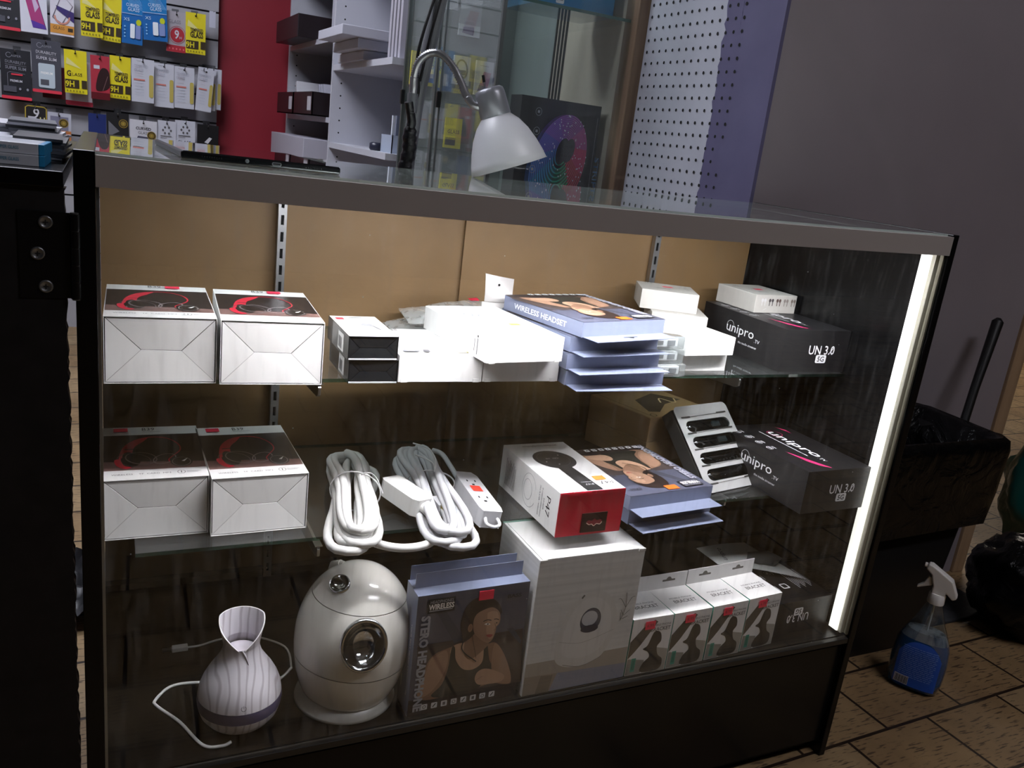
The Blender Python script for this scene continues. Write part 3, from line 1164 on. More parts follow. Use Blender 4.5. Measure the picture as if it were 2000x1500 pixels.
def streamer_box(label, loc, yaw, dims, upside=False):
    w, d, h = dims
    t = thing('streaming_box', label, 'box', loc, yaw, group='black streaming player cartons')
    b = MB(); b.box(0, 0, 0, w, d, h, UB)
    f = faces(b, w, d, h)
    PK = M('#d2306a', .4)
    OW = M('#e8e8ea', .5)
    kk = w / .155
    fr = f['front']
    if upside:
        a = fr.sub(w, h, 180)
    else:
        a = fr
    a.text('UN 3.0', .092 * kk, h * .53, .062 * kk, .0160, OW, 0, .008)
    a.line([(.111 * kk, h * .45), (.121 * kk, h * .61)], .0015, OW)
    a.rect(.081 * kk, h * .22, .025 * kk, .0145, OW, .003)
    a.text('5G', .0935 * kk, h * .22 + .0072, .016 * kk, .0095, UBF, 0, .02)
    tp = f['top']
    if not upside:
        a = tp
        a.text('unipro', .078, .118, .125, .026, OW, -90, .012)
        a.text('.TV', .074, .044, .017, .008, OW, -90)
        a.line([(.058, .185), (.058, .062)], .0016, OW)
        a.poly([(.030, .088), (.060, .008), (.045, .020), (.036, .040)], PK)
        a.poly([(.112, .205), (.120, .165), (.123, .185)], PK)
        a.ring(.082, .170, .014, .014, .0008, PK)
        for k in range(4):
            a.ring(.012, .19 - .028 * k, .0055, .0065, .0009, OW)
            a.line([(.0105, .194 - .028 * k), (.0135, .186 - .028 * k)], .0016, OW)
            a.line([(.0215, .196 - .028 * k), (.0215, .184 - .028 * k)], .0012, OW)
    else:
        a = tp
        for k in range(3):
            x, y = (.030, .060, .028)[k], (.085, .095, .045)[k]
            a.ring(x, y, .006, .006, .0016, OW); a.rect(x - .003, y - .003, .006, .006, OW)
            a.line([(x + .010, y - .008), (x + .010, y + .008)], .001, OW)
        a.rect(.050, .040, .016, .016, OW, .003); a.rect(.0525, .0425, .011, .011, UB, .002)
        for k in range(9):
            a.line([(.085 + .0045 * k, .095), (.085 + .0045 * k, .035 + .006 * (k % 3))], .0011, OW)
    l_ = f['left']
    l_.text('unipro', d - .118, h * .56, .078, .021, OW, 0, .0)
    l_.text('.TV', d - .068, h * .47, .014, .0060, OW)
    l_.text('the media streamer', d - .092, h * .31, .052, .0042, OW)
    l_.ring(d - .147, h * .62, .010, .010, .0006, OW)
    b.build('body', t, .0006)
    return t


streamer_box('black streaming player carton on the upper shelf, an earbud box on it', (1.0615, .1535, SH1), -2.0, (.1455, .232, .0745))
streamer_box('black streaming player carton on the middle shelf beside the light strip', (1.0485, .0275, SH2), .6, (.1425, .222, .0745))
streamer_box('black streaming player carton upside down on the case floor beside the light strip', (1.0640, .0400, DK), 1.5, (.1285, .200, .0640), True)
white_carton('earbud_box', 'small white earbud box with earbud pictures standing on the black streaming carton', 'box', .101, .108, .0340, (1.0995, .2840, SH1 + .075), 2.9 - 2, art_pod_front, False, mat=OFFW)
bpy.context.view_layer.update()
b = MB()
LP = M('#b8b8b6', .5)
q = [(1.022, .160, .3375), (1.180, .092, .3175), (1.172, .235, .3175), (1.0215, .2237, .337)]
qq = [Vector(p) for p in ((1.022, .161, .333), (1.178, .096, .3185), (1.160, .246, .3185), (1.021, .2237, .333))]


def leaf(u, v):
    p = (qq[0] * (1 - u) + qq[1] * u) * (1 - v) + (qq[3] * (1 - u) + qq[2] * u) * v
    return p + Vector((0, 0, .003 * math.sin(u * PI) + .0015))


b.grid(leaf, 10, 6, LP)
b.v += [(x, y, z - .0006) for x, y, z in b.v]
nq = len(b.f); nv = len(b.v) // 2
b.f += [tuple(i + nv for i in f)[::-1] for f in b.f[:nq]]; b.mi += b.mi[:nq]; b.sm += b.sm[:nq]
ux = (qq[1] - qq[0]).normalized(); uy = (qq[3] - qq[0]); uy = (uy - ux * uy.dot(ux)).normalized()
la = Art(b, qq[0] + Vector((0, 0, .0062)), ux, uy, .0001)
la.text('unipro', .020, .040, .050, .014, INK, 90)
la.poly([(.06, .02), (.12, .028), (.15, .07), (.13, .095), (.08, .07)], M('#4d4d4c', .5))
lo = b.build('leaflet')
tag(lo, 'white printed leaflet lying on the upside down black carton on the case floor', 'leaflet')

# ---- P47 carton with red end
def p47():
    t = thing('headphone_carton', 'white headphone carton with red end and round headphone picture', 'carton', (.5935, .0355, SH2), .6)
    w, d, h = .1085, .190, .0675
    b = MB(); b.box(0, .001, 0, w, d, h, WHITE)
    f = faces(b, w, d, h)
    a = f['top']
    a = a.sub(w, d, 180)
    # in this frame the print is upright for somebody behind the case
    a.text('wireless headphones', .050, .012, .062, .0085, M('#5b3a3a', .5))
    GRY = M('#3c3d40', .35)
    a.ell(.054, .070, .034, .036, GRY)
    a.ell(.056, .068, .030, .032, M('#232427', .3))
    a.ring(.055, .069, .026, .028, .0008, M('#55565a', .3))
    a.text('CD  >II', .056, .066, .022, .004, M('#b9babd', .4))
    a.ell(.072, .078, .0012, .0015, M('#b9babd', .4)); a.ell(.040, .055, .0012, .0015, M('#b9babd', .4)); a.ell(.056, .090, .0012, .0015, M('#b9babd', .4))
    a.poly([(.042, .098), (.066, .098), (.064, d - .002), (.037, d - .002)], M('#2a2b2d', .3))
    a.text('P47', .049, .168, .014, .005, M('#d0d0d2', .4), 0)
    a.text('WIRELESS', .050, .160, .018, .003, M('#b9babd', .4), 0)
    a.text('P47', .018, .165, .022, .010, INKG, 0)
    a.rect(.012, .142, .019, .014, M('#ee7d36', .5))
    l_ = f['left']
    l_.text('P47', d - .030, h * .50, .030, .012, INK, -90)
    for k, s in enumerate(('5.0+EDR', 'TF CARD/FM STEREO RADIO', 'MP3 PLAYER / WIRELESS')):
        l_.text(s, d - .043 - .007 * k, h * .48, .018 if k == 0 else .046, .0035, INKG, -90)
    l_.ring(.100, h * .5, .022, .026, .0008, M('#a9a9ab', .5), 0, 20, 330)
    l_.ring(.096, h * .5, .013, .016, .0008, M('#a9a9ab', .5))
    for k in range(9):
        l_.line([(.020 + .004 * k, h * .15), (.020 + .004 * k, h * (.8 - .05 * (k % 3)))], .0012, INKG)
    b.build('body', t, .0006)
    RDM = M('#b3122c', .35)
    b = MB(); b.box(.0, -.0006, 0, w, .0012, h, RDM)
    b.box(.0, -.0012, h - .0055, w * .46, -.0004, h - .0010, RDM); b.box(w * .53, -.0012, h - .0045, w * .97, -.0004, h + .0003, RDM)
    b.build('end_flap', t, label='glossy red end flap')
    b = MB(); b.box(.040, -.0022, .004, .082, -.0006, .034, M('#2a1210', .3))
    a = Art(b, (.061, -.0022, .019), (1, 0, 0), (0, 0, 1))
    a.blob([(-.013, .001), (-.010, .004), (-.004, .003), (0, .006), (.004, .003), (.010, .004), (.013, .001), (.010, -.003), (.004, -.002), (0, -.005), (-.004, -.002), (-.010, -.003)], M('#7a1a26', .5))
    a.line([(-.013, .000), (-.008, -.003), (-.004, -.0025), (0, -.0055), (.004, -.0025), (.010, -.0035), (.013, 0)], .0012, M('#e8c9b8', .5), True)
    b.build('hang_tab', t, label='dark hang tab with a punched hole')
    return t


p47()

# ---- gold cartons at the back of the middle shelf
GLD = M('#8a7050', .45)
GLDT = M('#8f7a56', .4)


def gold(label, z, top):
    def art(f, w, d, h):
        if top:
            a = f['top']
            a.rect(.004, .004, w - .008, d - .008, GLDT)
            a.line([(.014, .0), (.014, d)], .0022, M('#6b5634', .5))
            a.poly([(.03, .03), (.06, .09), (.13, .11), (.16, .06), (.10, .05), (.05, .02)], M('#3b3428', .5))
            a.line([(.10, .06), (.12, .08), (.13, .05), (.15, .07)], .003, M('#c9b88c', .5), True)
            a.ring(.022, .012, .006, .006, .002, M('#4a3d26', .5))
        l_ = f['left']
        l_.line([(.02, h * .4), (.09, h * .4)], .0015, M('#8a6f42', .5))
    return white_carton('gold_carton', label, 'carton', .172, .148, .0455, (.8895, .2560, z), 17 - 1.5, art, False, 'gold brown cartons on the middle shelf', GLD)


gold('gold brown carton at the back of the middle shelf, lower of two', SH2, False)
gold('gold brown carton at the back of the middle shelf, upper one with dark picture', SH2 + .046, True)

# ---- white blister display leaning on the gold cartons
def blister():
    O = Vector((.938, .1255, SH2 + .0015))
    ux = Vector((.133, .0245, 0)).normalized()
    vy = (Vector((.9174, .237, .611)) - O)
    vy = (vy - ux * vy.dot(ux)).normalized()
    n = ux.cross(vy)
    mx = Matrix(((ux.x, vy.x, n.x), (ux.y, vy.y, n.y), (ux.z, vy.z, n.z)))
    t = thing('blister_display', 'white tray leaning on the gold cartons, four oval windows', 'display tray', O, rot=mx.to_euler())
    w, h = .138, .163
    SIL = M('#a6a6a5', .35)
    # tray face with four oval openings, built as a flat ring of quads around each opening
    b = MB()
    rows = 4
    m0, m1 = .016, .024
    rh = (h - m0 - m1) / rows
    def rr(x0, y0, x1, y1, r, n=6):
        pts = []
        for cx, cy, a0 in ((x1 - r, y0 + r, -90), (x1 - r, y1 - r, 0), (x0 + r, y1 - r, 90), (x0 + r, y0 + r, 180)):
            for k in range(n + 1):
                a = R(a0 + 90 * k / n)
                pts.append((cx + r * math.cos(a), cy + r * math.sin(a)))
        return pts
    for i in range(rows):
        y0, y1 = m0 + rh * i, m0 + rh * (i + 1)
        if i == 0: y0 = 0
        if i == rows - 1: y1 = h
        inner = rr(.015, m0 + rh * i + .0038, w - .010, m0 + rh * (i + 1) - .0052, .0115)
        ro = [.0012, .0012, .0012, .0012]
        if i == 0:
            outer = []
            for k, (cx, cy, a0) in enumerate(((w, y0, -90), (w, y1, 0), (0, y1, 90), (0, y0, 180))):
                for q_ in range(7):
                    outer.append((cx, cy))
        outer = []
        for (cx, cy, a0, rnd_) in ((w, y0, -90, i == 0), (w, y1, 0, i == rows - 1), (0, y1, 90, i == rows - 1), (0, y0, 180, i == 0)):
            r = .010 if rnd_ else 0
            sx = -1 if cx else 1
            sy = 1 if a0 in (-90, 180) else -1
            for q_ in range(7):
                a = R(a0 + 90 * q_ / 6)
                outer.append((cx + sx * r + r * math.cos(a), cy + sy * r + r * math.sin(a)))
        n_ = len(inner)
        vs = [(p[0], p[1], 0) for p in outer] + [(p[0], p[1], 0) for p in inner] + [(p[0], p[1], -.006) for p in inner]
        fs = [(k, (k + 1) % n_, n_ + (k + 1) % n_, n_ + k) for k in range(n_)] + [(n_ + k, n_ + (k + 1) % n_, 2 * n_ + (k + 1) % n_, 2 * n_ + k) for k in range(n_)]
        b.add(vs, fs, SIL)
    b.build('face_plate', t)
    b = MB(); b.box(.002, .002, -.034, w - .002, h - .002, -.006, M('#3a3a38', .5)); b.build('tray_body', t, .002)
    GP = glass('blister_clear', '#8a9496', refl=1.2)
    for i in range(rows):
        y0 = m0 + rh * i + .0038
        y1 = m0 + rh * (i + 1) - .0052
        b = MB()
        cx, cy = (.015 + w - .010) / 2, (y0 + y1) / 2
        a_, b_ = (w - .025) / 2, (y1 - y0) / 2
        def fn(u, v, cx=cx, cy=cy, a_=a_, b_=b_):
            x, y = (u * 2 - 1), (v * 2 - 1)
            zz = .005 * max(0, 1 - abs(x) ** 6) * max(0, 1 - y ** 2) - .001
            yy = y * math.sqrt(max(0, 1 - max(0, (abs(x) - .72) / .28) ** 2 * .98))
            return (cx + x * a_, cy + yy * b_, zz)
        b.grid(fn, 24, 8, GP)
        b.build('window', t)
        b = MB()
        b.box(cx - a_ * .85, cy - b_ * .6, -.0058, cx + a_ * .8, cy + b_ * .6, -.004, M(['#101214', '#14181a', '#2a2e30', '#34383a'][i], .2, .3))
        if i >= 2:
            b.box(cx + a_ * .2, cy - b_ * .4, -.004, cx + a_ * .55, cy + b_ * .5, -.001, M('#9da2a4', .3, .4))
        b.build('watch', t)
    b = MB()
    a = Art(b, (0, 0, 0), (1, 0, 0), (0, 1, 0), .0004)
    for i in range(rows + 1):
        y = m0 + rh * i + (.002 if i else -.001)
        a.rect(.010, y - .0015, .022, .003, M('#2a2a28', .4)); a.rect(w - .036, y + .0003, .026, .003, M('#2a2a28', .4))
        a.line([(.012, y), (w - .012, y + .001)], .0008, M('#3a3a38', .4))
    b.build('slots', t)


blister()

# ---- big white humidifier carton
def big_carton():
    t = thing('humidifier_carton', 'tall white carton with a printed humidifier picture on the case floor', 'carton', (.5625, .0135, DK), .2)
    w, d, h = .1765, .125, .2205
    GW = noisy('carton_brushed', '#c4c3c1', '#d2d1cf', (3, 3, 160), rough=.4)
    b = MB(); b.box(0, 0, 0, w, d, h, GW)
    a = faces(b, w, d, h)['front']
    a.rect(.001, .026, w - .002, .028, M('#a39a90', .45))
    a.poly([(.001, .0005), (w - .001, .0005), (w - .001, .026), (.001, .032)], M('#8f8378', .45))
    a.poly([(.045, .0005), (w - .001, .0005), (w - .001, .026), (.055, .030)], M('#8a8c9c', .45))
    a.poly([(.022, .001), (.044, .001), (.048, .028), (.028, .030)], M('#75685c', .45))
    a.blob([(.046, .058), (.062, .040), (.095, .036), (.128, .048), (.146, .090), (.140, .130), (.118, .156), (.088, .158), (.062, .140), (.048, .100)], M('#c9c7c4', .4), 6)
    a.blob([(.060, .060), (.090, .050), (.122, .060), (.136, .095), (.130, .128), (.108, .148), (.084, .148), (.064, .125), (.056, .092)], M('#cfcdcb', .4), 6)
    a.line([(.062, .042), (.095, .035), (.128, .046)], .0012, M('#8e8a86', .4), True)
    a.line([(.050, .083), (.090, .076), (.143, .090)], .0006, M('#9a9894', .4), True)
    a.ell(.099, .112, .0175, .0205, M('#3d4255', .3))
    a.ell(.097, .1155, .0135, .0125, M('#b9bbc2', .3))
    a.ring(.099, .112, .0170, .020, .0012, M('#262a3a', .3))
    a.blob([(.084, .097), (.090, .103), (.108, .104), (.114, .098), (.108, .093), (.094, .092)], M('#2a2f45', .3))
    a.line([(.078, .151), (.082, .156)], .003, M('#5d5b58', .4))
    for p in ([(.152, .104), (.158, .125), (.156, .150)], [(.158, .125), (.166, .140), (.172, .142)], [(.158, .125), (.148, .140), (.143, .141)], [(.156, .112), (.150, .122)], [(.156, .112), (.166, .120)], [(.152, .104), (.150, .118)], [(.154, .106), (.164, .110)]):
        a.line(p, .0009, M('#6b6966', .4), True)
    b.build('body', t, .0008)
    b = MB()
    for x in (.0, w - .012):
        b.box(x, -.0012, h - .004, x + .012, .0006, h + .0006, GW)
    b.box(.004, .0, h, w - .004, .118, h + .0012, GW)
    b.build('lid_flap', t, .0004)


big_carton()


# ---- four phone bracket boxes
def bracket_box(label, loc, yaw):
    t = thing('phone_bracket_box', label, 'box', loc, yaw, group='white phone bracket boxes in a row on the case floor')
    w, d, h = .0745, .073, .0985
    TEAL = M('#3f9a86', .5)
    b = MB(); b.box(0, 0, 0, w, d, h, CARD)
    f = faces(b, w, d, h)
    a = f['front']
    a.poly([(.0005, .030), (.0005, .060), (.020, .082), (.040, .094), (.046, .090), (.020, .052), (.010, .040)], M('#4a433c', .5))
    a.blob([(.028, .003), (.062, .003), (.066, .020), (.056, .030), (.052, .045), (.058, .055), (.054, .070), (.042, .072), (.034, .050), (.026, .044), (.036, .038), (.040, .028), (.030, .018)], M('#332e29', .5))
    a.poly([(.0008, .001), (.028, .001), (.032, .024), (.0008, .030)], M('#8d8a84', .5))
    a.poly([(.030, .001), (w - .001, .001), (w - .001, .038), (.050, .044)], M('#a09c94', .5))
    a.blob([(.028, .003), (.062, .003), (.066, .020), (.056, .030), (.052, .045), (.058, .055), (.054, .070), (.042, .072), (.034, .050), (.026, .044), (.036, .038), (.040, .028), (.030, .018)], M('#332e29', .5))
    a.rect(.008, .006, .008, .024, TEAL); [a.line([(.010 + .0018 * q_, .009), (.010 + .0018 * q_, .027)], .0007, INK) for q_ in range(3)]
    a.text('MOBILE PHONE', .053, .0845, .036, .0035, INKG)
    a.text('BRACKET', .053, .077, .036, .0065, INKG, 0, .01)
    tp = f['top']
    tp.text('MOBILE PHONE', .040, .040, .044, .0040, INKG)
    tp.text('BRACKET', .042, .030, .044, .0085, INK)
    l_ = f['left']
    l_.rect(0, 0, d, h, TEAL)
    b.build('body', t, .0005)
    b = MB()
    z1 = .027
    y = d - .001
    pts = [(0, h - .001), (w, h - .001), (w, h + z1), (0, h + z1)]
    b.box(0, y, h - .001, w, d, h + z1, CARD)
    a = Art(b, (w / 2, y, h + z1 * .58), (1, 0, 0), (0, 0, 1))
    a.rect(-.013, -.0030, .026, .0035, M('#5a5650', .6), .0014); a.blob([(-.005, 0), (-.0025, .0045), (.0025, .0045), (.005, 0)], M('#5a5650', .6))
    b.build('hang_tab', t)
    b = MB(); b.box(.022, -.0022, h - .019, .040, -.0018, h - .005, PINK)
    a = Art(b, (.031, -.0022, h - .012), (1, 0, 0), (0, 0, 1))
    a.text('6.99', 0, 0, .012, .006, M('#8a1a34', .5))
    b.build('price_sticker', t, label='red price sticker')
    return t


bb = bracket_box('phone bracket box on the case floor against the tall white carton', (.7415, .0145, DK), -.6)
dup(bb, (.8180, .0140, DK), 1.0, 'phone bracket box on the case floor, second from the tall white carton')
dup(bb, (.8960, .0160, DK), 2.2, 'phone bracket box on the case floor, third from the tall white carton')
dup(bb, (.9735, .0200, DK), 4.0, 'phone bracket box on the case floor beside the upside down black carton')

# ---- coiled white extension cords
CORD = M('#e6e5e2', .35)
CORDG = M('#cfcfd2', .38)


def coil(cx, cy, ang, L, turns, seed, z0, wb, wf, waist, r, y_min=.02, lift=.011):
    """loops of cord tied at the waist; ang = heading of the long axis"""
    rnd = random.Random(seed)
    c, s = math.cos(R(ang)), math.sin(R(ang))
    pts = []
    n = 26
    for k in range(turns):
        wv = (1 - .74 * ((k * 3) % turns) / turns) * rnd.uniform(.95, 1.03)
        lv = L * (1 - .16 * ((k * 3) % turns) / turns) * rnd.uniform(.96, 1.0)
        sh = rnd.uniform(-.007, .007)
        ya = R(rnd.uniform(-6.5, 6.5))
        off = rnd.uniform(-.006, .006)
        cy_, sy_ = math.cos(ya), math.sin(ya)
        for i in range(n):
            th = 2 * PI * i / n
            a = math.cos(th)
            lat = math.sin(th)
            al = math.copysign(abs(a) ** .8, a) * lv
            half = (wb if a > 0 else wf) * abs(a) ** 1.1 + waist * (1 - abs(a) ** 1.1)
            la = math.copysign(abs(lat) ** .75, lat) * half * wv
            al, la = al * cy_ - la * sy_, al * sy_ + la * cy_ + off * abs(a)
            lay = (k + i / n)
            hgt = r + lift * lay * (.62 + .38 * (1 - abs(a))) + .0015 * math.sin(lay * 5)
            pts.append(Vector((cx + c * (al + sh) - s * la, cy + s * (al + sh) + c * la, z0 + hgt)))
    return pts


def block(name, t, o, ux, up, L, w, h, mat, sock=True, tail=True):
    """outlet block along ux"""
    ux = Vector(ux).normalized(); up = Vector(up); up = (up - ux * up.dot(ux)).normalized()
    uy = up.cross(ux)
    mx = Matrix(((ux.x, uy.x, up.x, o[0]), (ux.y, uy.y, up.y, o[1]), (ux.z, uy.z, up.z, o[2]), (0, 0, 0, 1)))
    b = MB()
    out = [(0, -w * .34), (L * .10, -w * .5), (L * .9, -w * .5), (L, -w * .42), (L, w * .42), (L * .9, w * .5), (L * .10, w * .5), (0, w * .34)]
    b.prism(out, -h / 2, h / 2, mat, mx)
    o_ = b.build(name, t, .003, 3)
    return o_, mx


t = thing('extension_cord', 'bright white coiled extension cord on the middle shelf beside the headphone cartons', 'extension cord', (.34, .17, SH2))
base = Vector((.34, .17, SH2))
P1 = coil(.336, .176, 76, .145, 8, 4, SH2, .044, .041, .022, .0058, lift=.0058)
tail = catmull([(.318, .078, SH2 + .012), (.340, .058, SH2 + .006), (.366, .040, SH2 + .006), (.398, .040, SH2 + .006), (.418, .050, SH2 + .010), (.430, .074, SH2 + .017), (.426, .098, SH2 + .025)], 6, False)
b = MB(); b.tube([p - base for p in P1], .0060, CORD, 10); b.tube([Vector(p) - base for p in tail], .0056, CORD, 10); b.build('cord', t)
wst = MB()
ring = [Vector((.341 + .036 * math.cos(a) * .9 - .0 * math.sin(a), .176 - .016 * math.cos(a), SH2 + .028 + .030 * math.sin(a))) - base for a in (2 * PI * k / 28 for k in range(28))]
wst.tube(ring, .0011, WHITE, 6, closed=True)
wst.tube([Vector(p) - base for p in catmull([(.345, .166, SH2 + .058), (.355, .160, SH2 + .062), (.368, .166, SH2 + .050), (.376, .158, SH2 + .030)], 5, False)], .0009, WHITE, 6)
wst.build('twist_tie', t)
o_, mx = block('outlet_block', t, Vector((.421, .108, SH2 + .027)) - base, (-.36, 1, .06), (.1, -.1, 1), .082, .034, .025, CORD)
b = MB()
for k in range(4):
    b.lathe([(.0072 + .0008 * (k % 2), 0), (.0078 + .0006 * (k % 2), .004)], CORD, 14, mx @ Matrix.Translation((-.016 + .004 * k, 0, 0)) @ Matrix.Rotation(R(90), 4, 'Y'))
b.build('strain_relief', t)

t = thing('extension_cord', 'greyish coiled extension cord on the middle shelf tied with white wire, brass plug prongs', 'extension cord', (.47, .19, SH2))
base = Vector((.47, .19, SH2))
P2 = coil(.457, .190, 80, .168, 8, 9, SH2, .042, .045, .022, .0056, lift=.0045)
tail = catmull([(.515, .335, SH2 + .020), (.527, .320, SH2 + .018), (.528, .280, SH2 + .012), (.521, .235, SH2 + .014), (.520, .208, SH2 + .018)], 6, False)
b = MB(); b.tube([p - base for p in P2], .0054, CORDG, 10); b.tube([Vector(p) - base for p in tail], .0042, CORDG, 10); b.build('cord', t)
wst = MB()
ring = [Vector((.466 + .034 * math.cos(a), .205 - .012 * math.cos(a), SH2 + .020 + .020 * math.sin(a))) - base for a in (2 * PI * k / 28 for k in range(28))]
wst.tube(ring, .0011, WHITE, 6, closed=True)
for e in ([(.466, .195, SH2 + .041), (.474, .215, SH2 + .052), (.470, .240, SH2 + .062), (.450, .255, SH2 + .066)], [(.466, .195, SH2 + .041), (.468, .212, SH2 + .050), (.448, .235, SH2 + .055)]):
    wst.tube([Vector(p) - base for p in catmull(e, 5, False)], .0011, WHITE, 6)
wst.build('twist_tie', t)
o_, mx = block('outlet_block', t, Vector((.520, .212, SH2 + .019)) - base, (-.055, -1, -.04), (0.12, -.12, 1), .132, .035, .026, CORDG)
a = Art(MB(), (0, 0, 0), (1, 0, 0), (0, 1, 0))
b = MB()
for x0 in (.030, .085):
    for (dx, dy, w_, h_) in ((0, -.007, .005, .002), (0, .006, .005, .002)):
        b.box(x0 + dx, dy, .0131, x0 + dx + w_, dy + h_, .0134, HOLE, mx)
    b.box(x0 + .013, -.002, .0131, x0 + .017, .002, .0134, HOLE, mx)
b.build('socket_slots', t)
b = MB(); b.box(.050, -.008, .0134, .068, .008, .0137, M('#ff4a3a', .5), mx); b.build('price_sticker', t, label='red price sticker')
b = MB()
hk = [mx @ Vector(p) for p in catmull([(.130, -.009, .002), (.142, -.010, -.002), (.146, 0, -.004), (.142, .010, -.002), (.130, .009, .002)], 5, False)]
b.tube(hk, .0025, CORDG, 8); b.build('hook', t)
b = MB()
b.box(.4470 - base.x, .118 - base.y, .006, .464 - base.x, .150 - base.y, .024, CORDG)
b.box(.450 - base.x, .100 - base.y, .018, .4515 - base.x, .119 - base.y, .026, M('#b79a3a', .25, 1)); b.box(.459 - base.x, .100 - base.y, .018, .4605 - base.x, .119 - base.y, .026, M('#b79a3a', .25, 1))
b.build('plug', t, label='three prong plug with brass blades')

# ---- vase shaped humidifier
def vase():
    t = thing('vase_humidifier', 'pale wood grain vase shaped humidifier with purple band', 'humidifier', (.1765, .073, DK), group=None)
    m = bpy.data.materials.new('pale_wood_grain')
    m.use_nodes = True
    n, l = m.node_tree.nodes, m.node_tree.links
    bs = n['Principled BSDF']
    bs.inputs['Roughness'].default_value = .4
    tc = n.new('ShaderNodeTexCoord')
    mp = n.new('ShaderNodeMapping')
    mp.inputs['Scale'].default_value = (28, 18, 10)
    l.new(tc.outputs['Object'], mp.inputs[0])
    sn = n.new('ShaderNodeTexWave'); sn.wave_type = 'BANDS'; sn.bands_direction = 'X'
    sn.inputs['Scale'].default_value = 1.0; sn.inputs['Distortion'].default_value = 10.0; sn.inputs['Detail'].default_value = 2.0; sn.inputs['Detail Scale'].default_value = .8
    l.new(mp.outputs[0], sn.inputs[0])
    rp = n.new('ShaderNodeValToRGB')
    rp.color_ramp.elements[0].position = .0; rp.color_ramp.elements[1].position = .30
    rp.color_ramp.elements[0].color = lin('#b3acb3'); rp.color_ramp.elements[1].color = lin('#d8d4da')
    l.new(sn.outputs[0], rp.inputs[0])
    l.new(rp.outputs[0], bs.inputs['Base Color'])
    WD = m
    r0 = .0525
    low = [(.020, 0), (.030, .003), (.041, .011), (.0485, .021), (.0518, .0315)]
    b = MB(); b.lathe(low, WD, 56); b.build('base', t)
    b = MB(); b.lathe([(r0 - .0006, .0318), (r0 + .0005, .040), (r0 - .0002, .0475)], M('#4d4868', .3), 56, cap=False); b.build('band', t, label='dark purple ring')
    # upper body: narrow neck and slanted, folded lip
    prof = [(.0520, .0477), (.0505, .058), (.0465, .069), (.0400, .081), (.0325, .092), (.0262, .102), (.0228, .112), (.0222, .119)]
    b = MB(); b.lathe(prof, WD, 56, cap=False)
    # lip: from the neck ring flares, rim height depends on angle, front (towards camera) dips to a V
    front = -PI / 2 - .12
    N, Mv = 72, 10

    def lip(u, v, th=0.0):
        a = front + u * 2 * PI
        dlt = abs(((a - front + PI) % (2 * PI)) - PI) / PI      # 0 at front, 1 at back
        top = .113 + .039 * min(1, dlt * 1.6) ** .8
        z = .119 + (top - .119) * v
        k = (z - .112) / .040
        r = .0222 + .0085 * max(0, k) ** 1.6 * (1 - .25 * (1 - dlt))
        return Vector(((r - th) * math.cos(a), (r - th) * math.sin(a), z))
    b.grid(lambda u, v: lip(u, v), N, Mv, WD)
    b.grid(lambda u, v: lip(1 - u, v, .0016), N, Mv, WD)
    vs = [lip(k / N, 1) for k in range(N + 1)] + [lip(k / N, 1, .0016) for k in range(N + 1)]
    b.add(vs, [(k, k + 1, N + 2 + k, N + 1 + k) for k in range(N)], WHITE)
    # overlapping fold running down from the V
    b.tube([(.0215 * math.cos(front), .0215 * math.sin(front), .120), (.0235 * math.cos(front + .2), .0235 * math.sin(front + .2), .112), (.0268 * math.cos(front + .33), .0268 * math.sin(front + .33), .101)], [.0012, .0011, .0003], WD, 8)
    b.build('upper_body', t)
    b = MB(); b.lathe([(.0205, .108), (.012, .110), (.009, .106), (.0, .106)], M('#cfc9d2', .4), 32, cap=False); b.build('nozzle', t)
    # power mark
    pos = lambda a, z, r: Vector((r * math.cos(a), r * math.sin(a), z))
    b = MB()
    a0 = -PI / 2 - .05
    o = pos(a0, .056, .0512)
    nn = Vector((math.cos(a0), math.sin(a0), .28)).normalized()
    ux = Vector((-math.sin(a0), math.cos(a0), 0))
    vv = nn.cross(ux)
    A_ = Art(b, o + nn * .0002, ux, vv, .0003)
    A_.ring(0, 0, .0030, .0030, .0006, INKG, 90, 30, 330); A_.line([(0, .0005), (0, .0036)], .0006, INKG)
    b.build('power_mark', t)
    # usb cable: loops out to the left and back behind to a plug
    b = MB()
    base = Vector((.1765, .073, DK))
    pth = catmull([(.161, .030, DK + .004), (.150, .026, DK + .004), (.128, .036, DK + .0025), (.105, .088, DK + .002), (.0800, .128, DK + .002), (.0790, .142, DK + .002), (.100, .166, DK + .002), (.135, .165, DK + .002), (.180, .150, DK + .002), (.235, .142, DK + .002), (.262, .165, DK + .002)], 8, False)
    b.tube([Vector(p) - base for p in pth], .0021, WHITE, 8)
    pth = catmull([(.262, .165, DK + .002), (.262, .220, DK + .002), (.215, .262, DK + .002), (.175, .262, DK + .002), (.145, .252, DK + .003), (.128, .250, DK + .004)], 6, False)
    b.tube([Vector(p) - base for p in pth], .0016, M('#b9b7b4', .5), 8)
    cb = b.build('usb_cable', t)
    b = MB(); b.box(.106, .246, DK + .0005, .128, .256, DK + .0075, M('#c4c2be', .5)); b.box(.093, .248, DK + .002, .106, .254, DK + .006, STEEL)
    for i, v in enumerate(b.v): b.v[i] = tuple(Vector(v) - base)
    b.build('usb_plug', cb, .001)


vase()


